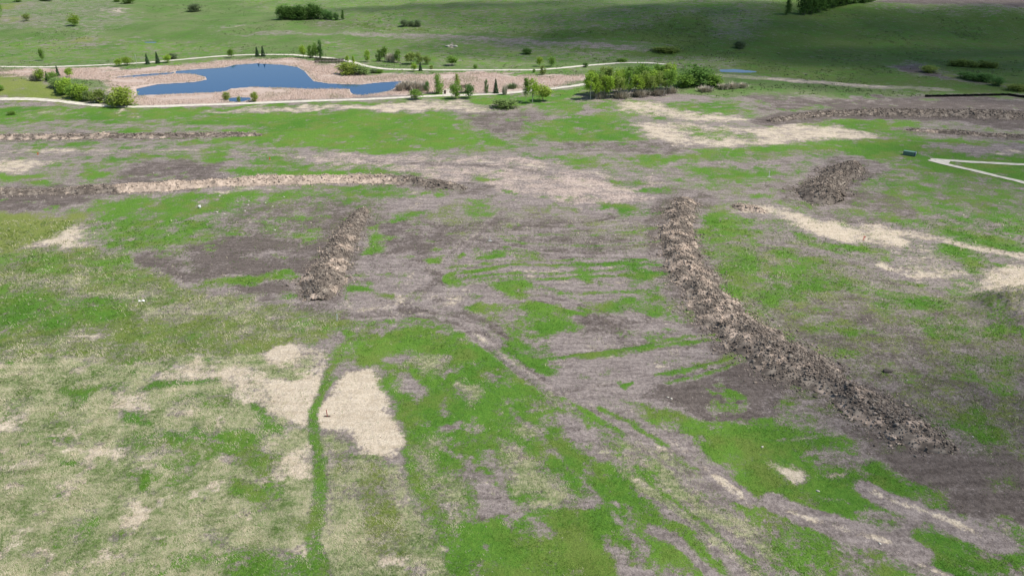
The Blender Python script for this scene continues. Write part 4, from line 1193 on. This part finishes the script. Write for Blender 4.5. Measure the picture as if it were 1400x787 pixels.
def stake(px, py, h, label, mat, flag=None, feet=None, name='survey_stake', wd=.09):
    root = empty(name, at(px, py)); tag(root, label, 'survey stake')
    bm = bmesh.new(); box(bm, -wd / 2, wd / 2, -.022, .022, -.1, h - .05)
    # pointed top
    top = [v for v in bm.verts if v.co.z > h - .06]
    for v in top: v.co.z += .05 if v.co.x > 0 else 0
    st = bm_obj('lath', bm, mat, root); st.rotation_euler = (R(random.uniform(-3, 3)), R(random.uniform(-3, 4)), 0)
    if flag:
        b = bmesh.new(); box(b, -wd * .7, wd * .7, -.034, .034, h * .72, h * .86); box(b, wd * .7, wd * .7 + .28, -.006, .006, h * .62, h * .84)
        bm_obj('ribbon', b, flag, root)
    if feet:
        b = bmesh.new()
        for s, L_ in ((0, .9), (1, .8)):
            box(b, -L_ / 2, L_ / 2, -.11 + .14 * s, -.02 + .14 * s, .02 + .05 * s, .06 + .05 * s)
        bmesh.ops.rotate(b, verts=b.verts, cent=(0, 0, 0), matrix=__import__('mathutils').Matrix.Rotation(R(random.uniform(-20, 20)), 3, 'Z'))
        bm_obj('loose_laths', b, feet, root)
    return root
stake(461, 439, 1.45, 'white survey stake standing at the foot of the short steep berm', M_WHITE, wd=.17)
stake(447.5, 569, 1.15, 'thin dark red survey stake standing in the pale sandy patch', M_RED, None, M_BROWN, wd=.10)
stake(1051.5, 242, 1.7, 'white survey stake with white laths at its foot, left of the hooked heap', M_WHITE, None, M_WHITE, wd=.14)
stake(670, 329.5, 1.0, 'small cream stake with bits of lath around it in the open bare field', M_WHITE, None, M_WHITE, wd=.12)
stake(1180.5, 328, .95, 'pink flagged stake at the lower edge of the sandy patch', M_PINK, M_PINK, wd=.2)
stake(52, 212, .8, 'tiny orange stake in the bare soil below the thin low berm', M_ORANGE, M_ORANGE, wd=.25)
stake(369, 219, .9, 'short stake with an orange top and pale foot on green behind the straw berm', M_ORANGE, None, M_STONE, wd=.3)
stake(129.7, 140, 2.0, 'white marker post in front of the olive shrub by the near path', M_WHITE, name='marker_post', wd=.45)
# thin pole by the far path
root = empty('sign_pole', at(187, 87)); tag(root, 'thin tall pale pole beside the far path', 'pole')
bm = bmesh.new(); tube(bm, [(0, 0, -.2), (0, 0, 4.6)], [.09, .07], 8); bm_obj('shaft', bm, M_STEEL, root)
bm = bmesh.new(); box(bm, -.18, .18, -.1, -.08, 3.9, 4.5); bm_obj('sign_plate', bm, M_WHITE, root)
# white pail
root = empty('white_pail', at(273.3, 284.5)); tag(root, 'white upright pail on a dark soil spot in the left field', 'pail')
bm = bmesh.new(); tube(bm, [(0, 0, -.02), (0, 0, .62)], [.24, .30], 12); bm_obj('bucket', bm, M_WHITE, root, True)
bm = bmesh.new(); tube(bm, [(0, 0, .62), (0, 0, .67)], [.33, .33], 12); bm_obj('lid', bm, M_WHITE, root)
# stones
def stone_mesh(seed):
    r = np.random.default_rng(seed); v, f = ICO
    v = v * r.uniform(.7, 1.2, (len(v), 1)) * np.array((.36, .28, .2)); v[:, 2] += .1
    return np_mesh('field_stone', v, f, M_STONE)
SM = [stone_mesh(s) for s in (1, 2, 3)]
for i, (a, b) in enumerate(((296.4, 290.5), (307, 293), (339, 280.5), (340, 275), (335, 288.5), (330, 268.5), (388, 269.5), (372.7, 282.5), (363, 277.5), (375.5, 315), (305.6, 239.5), (345, 258.8), (325, 276), (300, 268))):
    o = obj('field_stone', SM[i % 3]); o.location = at(a, b, -.02); o.rotation_euler.z = i; s = random.uniform(.6, 1.0) * (1.25 if i in (0, 2) else 1); o.scale = (s, s, s)
    tag(o, 'small pale stone lying in the green left field near the straw covered berm', 'stone', 'pale stones in the left field')
for i, (a, b) in enumerate(((913, 543), (918, 545), (1042, 611), (1118, 671), (1203, 743), (968, 500), (1098, 505), (1330, 597), (1240, 520))):
    o = obj('field_stone', SM[i % 3]); o.location = at(a, b, -.02); o.rotation_euler.z = i * 2; s = random.uniform(.5, .8); o.scale = (s, s, s)
    tag(o, 'small pale stone on dark soil or grass near the longest berm', 'stone', 'pale stones around the longest berm')
# scrap
bm = bmesh.new(); bmesh.ops.create_grid(bm, x_segments=7, y_segments=4, size=.5)
for v in bm.verts: v.co.x *= 1.1; v.co.y *= .5; v.co.z = .12 + .10 * math.sin(v.co.x * 7) + .06 * math.cos(v.co.y * 11)
bmesh.ops.solidify(bm, geom=bm.faces, thickness=.01)
o = bm_obj('plastic_scrap', bm, M_WHITE, None, True); o.location = at(194, 411.5); tag(o, 'crumpled scrap of white plastic in the lush left grass', 'scrap')
# dark lump
v, f = ico(2); r_ = np.random.default_rng(4); v = v * r_.uniform(.75, 1.2, (len(v), 1)) * np.array((.8, .42, .28))
o = obj('soil_lump', np_mesh('soil_lump', v, f, M_DIRT)); o.location = at(1213, 508, .12); tag(o, 'single dark lump of soil lying beyond the longest berm', 'soil lump')
# pale boulders on the far slope
root = empty('boulder_pile', at(616, 64)); tag(root, 'group of pale boulders in the meadow above the far path', 'boulders')
for i in range(6):
    v, f = ICO; r_ = np.random.default_rng(80 + i); v = v * r_.uniform(.75, 1.2, (len(v), 1)) * np.array((1.5, 1.1, .7))
    b = obj('boulder', np_mesh('boulder', v, f, M_STONE), root); b.location = (-2.6 + 1.15 * i, r_.uniform(-1, 1.4), .3); b.rotation_euler.z = i * 1.3; b.scale = (r_.uniform(.5, 1),) * 3

# black silt fence
def silt_fence():
    pts = px2w(P("1264,133 1300,132.4 1340,131.6 1378,130.8 1400,134 1480,146"))
    seg = np.r_[0, np.cumsum(np.linalg.norm(np.diff(pts, axis=0), axis=1))]
    s = np.arange(0, seg[-1], 1.0); q = np.stack([np.interp(s, seg, pts[:, 0]), np.interp(s, seg, pts[:, 1])], 1)
    z = hz(q[:, 0], q[:, 1])
    root = empty('silt_fence', (q[0, 0], q[0, 1], z[0])); tag(root, 'low black silt fence along the top of the dark graded soil', 'fence')
    bm = bmesh.new()
    top = .95 + .12 * np.sin(s * 1.9) * np.cos(s * .37)
    lo = [bm.verts.new((a - q[0, 0], b - q[0, 1], c - z[0] - .05)) for (a, b), c in zip(q, z)]
    hi_ = [bm.verts.new((a - q[0, 0], b - q[0, 1] + .05 * math.sin(i), c - z[0] + t_)) for i, ((a, b), c, t_) in enumerate(zip(q, z, top))]
    for i in range(len(q) - 1): bm.faces.new((lo[i], lo[i + 1], hi_[i + 1], hi_[i]))
    bmesh.ops.solidify(bm, geom=bm.faces, thickness=.03)
    bm_obj('fabric', bm, M_BLACK, root)
    bm = bmesh.new(); box(bm, -.04, .04, -.04, .04, -.2, 1.25); pm = bpy.data.meshes.new('post'); bm.to_mesh(pm); bm.free(); pm.materials.append(M_BROWN)
    for i in range(0, len(q), 3):
        o = obj('post', pm, root); o.location = (q[i, 0] - q[0, 0], q[i, 1] - q[0, 1] - .1, z[i] - z[0])
silt_fence()

# teal bin with a dark end
a, b = at(1234, 211), at(1252, 214)
root = empty('storage_bin', ((a[0] + b[0]) / 2, (a[1] + b[1]) / 2, a[2]), math.atan2(b[1] - a[1], b[0] - a[0])); root.scale = (.85, .85, .8); tag(root, 'small teal steel bin with dark blue end at the tip of the forked path', 'storage bin')
bm = bmesh.new(); box(bm, -2.0, 1.7, -.85, .85, .12, 1.55); bmesh.ops.bevel(bm, geom=bm.edges, offset=.04, segments=1)
bm_obj('body', bm, M_TEAL, root)
bm = bmesh.new()
for i in range(9): box(bm, -1.85 + i * .4, -1.72 + i * .4, -.92, -.852, .2, 1.48)
bm_obj('side_ribs', bm, M_TEAL, root)
bm = bmesh.new(); box(bm, 1.703, 2.05, -.88, .88, .1, 1.6); bmesh.ops.bevel(bm, geom=bm.edges, offset=.05, segments=2); bm_obj('end_cap', bm, M_NAVY, root)
bm = bmesh.new(); box(bm, 2.053, 2.075, -.15, .3, .9, 1.4); bm_obj('label_plate', bm, M_WHITE, root)
bm = bmesh.new()
for yy in (-.7, .6): box(bm, -1.9, 1.9, yy, yy + .12, -.06, .118)
bm_obj('skids', bm, M_NAVY, root)

# footbridge
a, b = at(431, 86), at(471, 86.5)
L_ = math.hypot(b[0] - a[0], b[1] - a[1])
root = empty('footbridge', (a[0], a[1], 0.0), math.atan2(b[1] - a[1], b[0] - a[0])); tag(root, 'dark timber footbridge with railings at the far edge of the reeds', 'footbridge')
bm = bmesh.new()
for i in range(int(L_ / .3)): box(bm, i * .3, i * .3 + .27, -1.1, 1.1, 1.0 + .002 * (i % 2), 1.1)
bm_obj('deck', bm, M_DECK, root)
bm = bmesh.new(); box(bm, 0, L_, -1.0, -.8, .75, .997); box(bm, 0, L_, .8, 1.0, .75, .997); bm_obj('beams', bm, M_BROWN, root)
for yy in (-1.05, 1.05):
    bm = bmesh.new()
    for z0 in (1.5, 1.95): box(bm, 0, L_, yy - .07, yy + .07, z0, z0 + .2)
    i = 0.06
    while i < L_: box(bm, i, i + .18, yy - .09, yy + .09, -.1, 2.3); i += 1.8
    bm_obj('railing', bm, M_BROWN, root)

# shelter behind the bluish tree, litter bin by the path
p = at(635, 128.5)
root = empty('picnic_shelter', (p[0], p[1] + 2, p[2]), R(8)); tag(root, 'small open shelter with a dark brown roof at the reed edge', 'shelter')
for sx in (-1.4, 1.4):
    for sy in (-1.1, 1.1):
        bm = bmesh.new(); box(bm, sx - .08, sx + .08, sy - .08, sy + .08, -.1, 2.498); bm_obj('post', bm, M_DECK, root)
bm = bmesh.new(); V = [bm.verts.new(q) for q in ((-1.9, -1.6, 2.5), (1.9, -1.6, 2.5), (1.9, 1.6, 2.5), (-1.9, 1.6, 2.5), (-1.2, 0, 3.4), (1.2, 0, 3.4))]
for f_ in ((3, 2, 1, 0), (0, 1, 5, 4), (2, 3, 4, 5), (1, 2, 5), (3, 0, 4)): bm.faces.new([V[i] for i in f_])
bm_obj('roof', bm, M_BROWN, root)
bm = bmesh.new(); box(bm, -1.2, 1.2, -.25, .25, .4, .48); box(bm, -1.1, -1.0, -.2, .2, -.05, .398); box(bm, 1.0, 1.1, -.2, .2, -.05, .398); bm_obj('bench', bm, M_DECK, root)
root = empty('litter_bin', at(608.5, 128.8)); tag(root, 'dark brown litter bin beside the near path and the tall poplar', 'bin')
bm = bmesh.new(); tube(bm, [(0, 0, -.05), (0, 0, 1.25)], [.42, .46], 10); bm_obj('drum', bm, M_BROWN, root)
bm = bmesh.new(); tube(bm, [(0, 0, 1.25), (0, 0, 1.45), (0, 0, 1.6)], [.52, .45, .15], 10); bm_obj('lid', bm, M_BLACK, root)

# ------------------------------------------------------------------ light
SUN_EL, SUN_AZ = R(58), R(97)          # azimuth from +Y towards +X: high, from the right
to_sun = Vector((math.sin(SUN_AZ) * math.cos(SUN_EL), math.cos(SUN_AZ) * math.cos(SUN_EL), math.sin(SUN_EL)))
sun = bpy.data.lights.new('sun', 'SUN'); sun.energy = 4.1; sun.angle = R(.53); sun.color = (1.0, .955, .89)
so = bpy.data.objects.new('sun', sun); so.rotation_euler = to_sun.to_track_quat('Z', 'Y').to_euler(); link(so)
world = bpy.data.worlds.new('World'); scene.world = world; world.use_nodes = True
wn = world.node_tree.nodes; wl = world.node_tree.links
bgd = wn.get('Background') or wn.new('ShaderNodeBackground')
sky = wn.new('ShaderNodeTexSky'); sky.sky_type = 'NISHITA'; sky.sun_disc = False
sky.sun_elevation = SUN_EL; sky.sun_rotation = SUN_AZ; sky.altitude = 900; sky.air_density = 1.0; sky.dust_density = .6; sky.ozone_density = 1.0
wl.new(sky.outputs['Color'], bgd.inputs['Color']); bgd.inputs['Strength'].default_value = .085

# fair weather clouds, high above the picture; they throw the shade over the far hill and the right side
def cloud_material():
    m, nt, N, L = new_mat('cloud')
    out = N.new('ShaderNodeOutputMaterial'); d = N.new('ShaderNodeBsdfDiffuse'); d.inputs['Color'].default_value = (.9, .9, .9, 1)
    t = N.new('ShaderNodeBsdfTransparent'); ms = N.new('ShaderNodeMixShader'); ms.inputs[0].default_value = .09
    L.new(t.outputs[0], ms.inputs[1]); L.new(d.outputs[0], ms.inputs[2]); L.new(ms.outputs[0], out.inputs['Surface'])
    return m
M_CLOUD = cloud_material()
def cloud(name, spots, alt, seed):
    """spots: (photo x, photo y, radius in metres, puffs) on the ground that the cloud shades"""
    r = np.random.default_rng(seed); vs, fs = [], []; iv, if_ = ico(3); k = 0
    for (wx, wy, rx, ry, n) in spots:
        c = np.array((wx, wy, 0)) + np.array(to_sun) * (alt / to_sun.z)
        for j in range(n):
            s = r.uniform(.45, .8)
            o = np.array((r.normal(0, .33) * rx, r.normal(0, .33) * ry, r.uniform(-30, 50)))
            v = iv * np.array((rx * s, ry * s, 26)) * r.uniform(.92, 1.08, (len(iv), 1)) + c + o
            vs.append(v); fs.append(if_ + k); k += len(iv)
    me = np_mesh(name, np.concatenate(vs), np.concatenate(fs), M_CLOUD, True)
    tag(obj(name, me), kind='structure')
cloud('cloud', [(280, 500, 260, 110, 12), (80, 530, 170, 90, 7), (-50, 600, 150, 80, 5), (60, 455, 150, 60, 4), (240, 355, 170, 80, 12), (270, 430, 200, 60, 9)], 1400, 3)
cloud('cloud', [(185, 225, 75, 60, 6), (76, 86, 50, 26, 6)], 1350, 9)

# ------------------------------------------------------------------ camera and view
cam = bpy.data.cameras.new('camera'); cam.sensor_width = 36; cam.sensor_fit = 'HORIZONTAL'; cam.lens = F / 1400 * 36; cam.clip_start = 1; cam.clip_end = 20000
cam.dof.use_dof = False
co = bpy.data.objects.new('camera', cam); co.location = (0, 0, HC); co.rotation_euler = (R(90) - PITCH, 0, 0); link(co)
scene.camera = co
scene.view_settings.view_transform = 'Standard'; scene.view_settings.look = 'None'; scene.view_settings.gamma = 1; scene.view_settings.exposure = 0.5
scene.cycles.transparent_max_bounces = 64; scene.cycles.max_bounces = 5
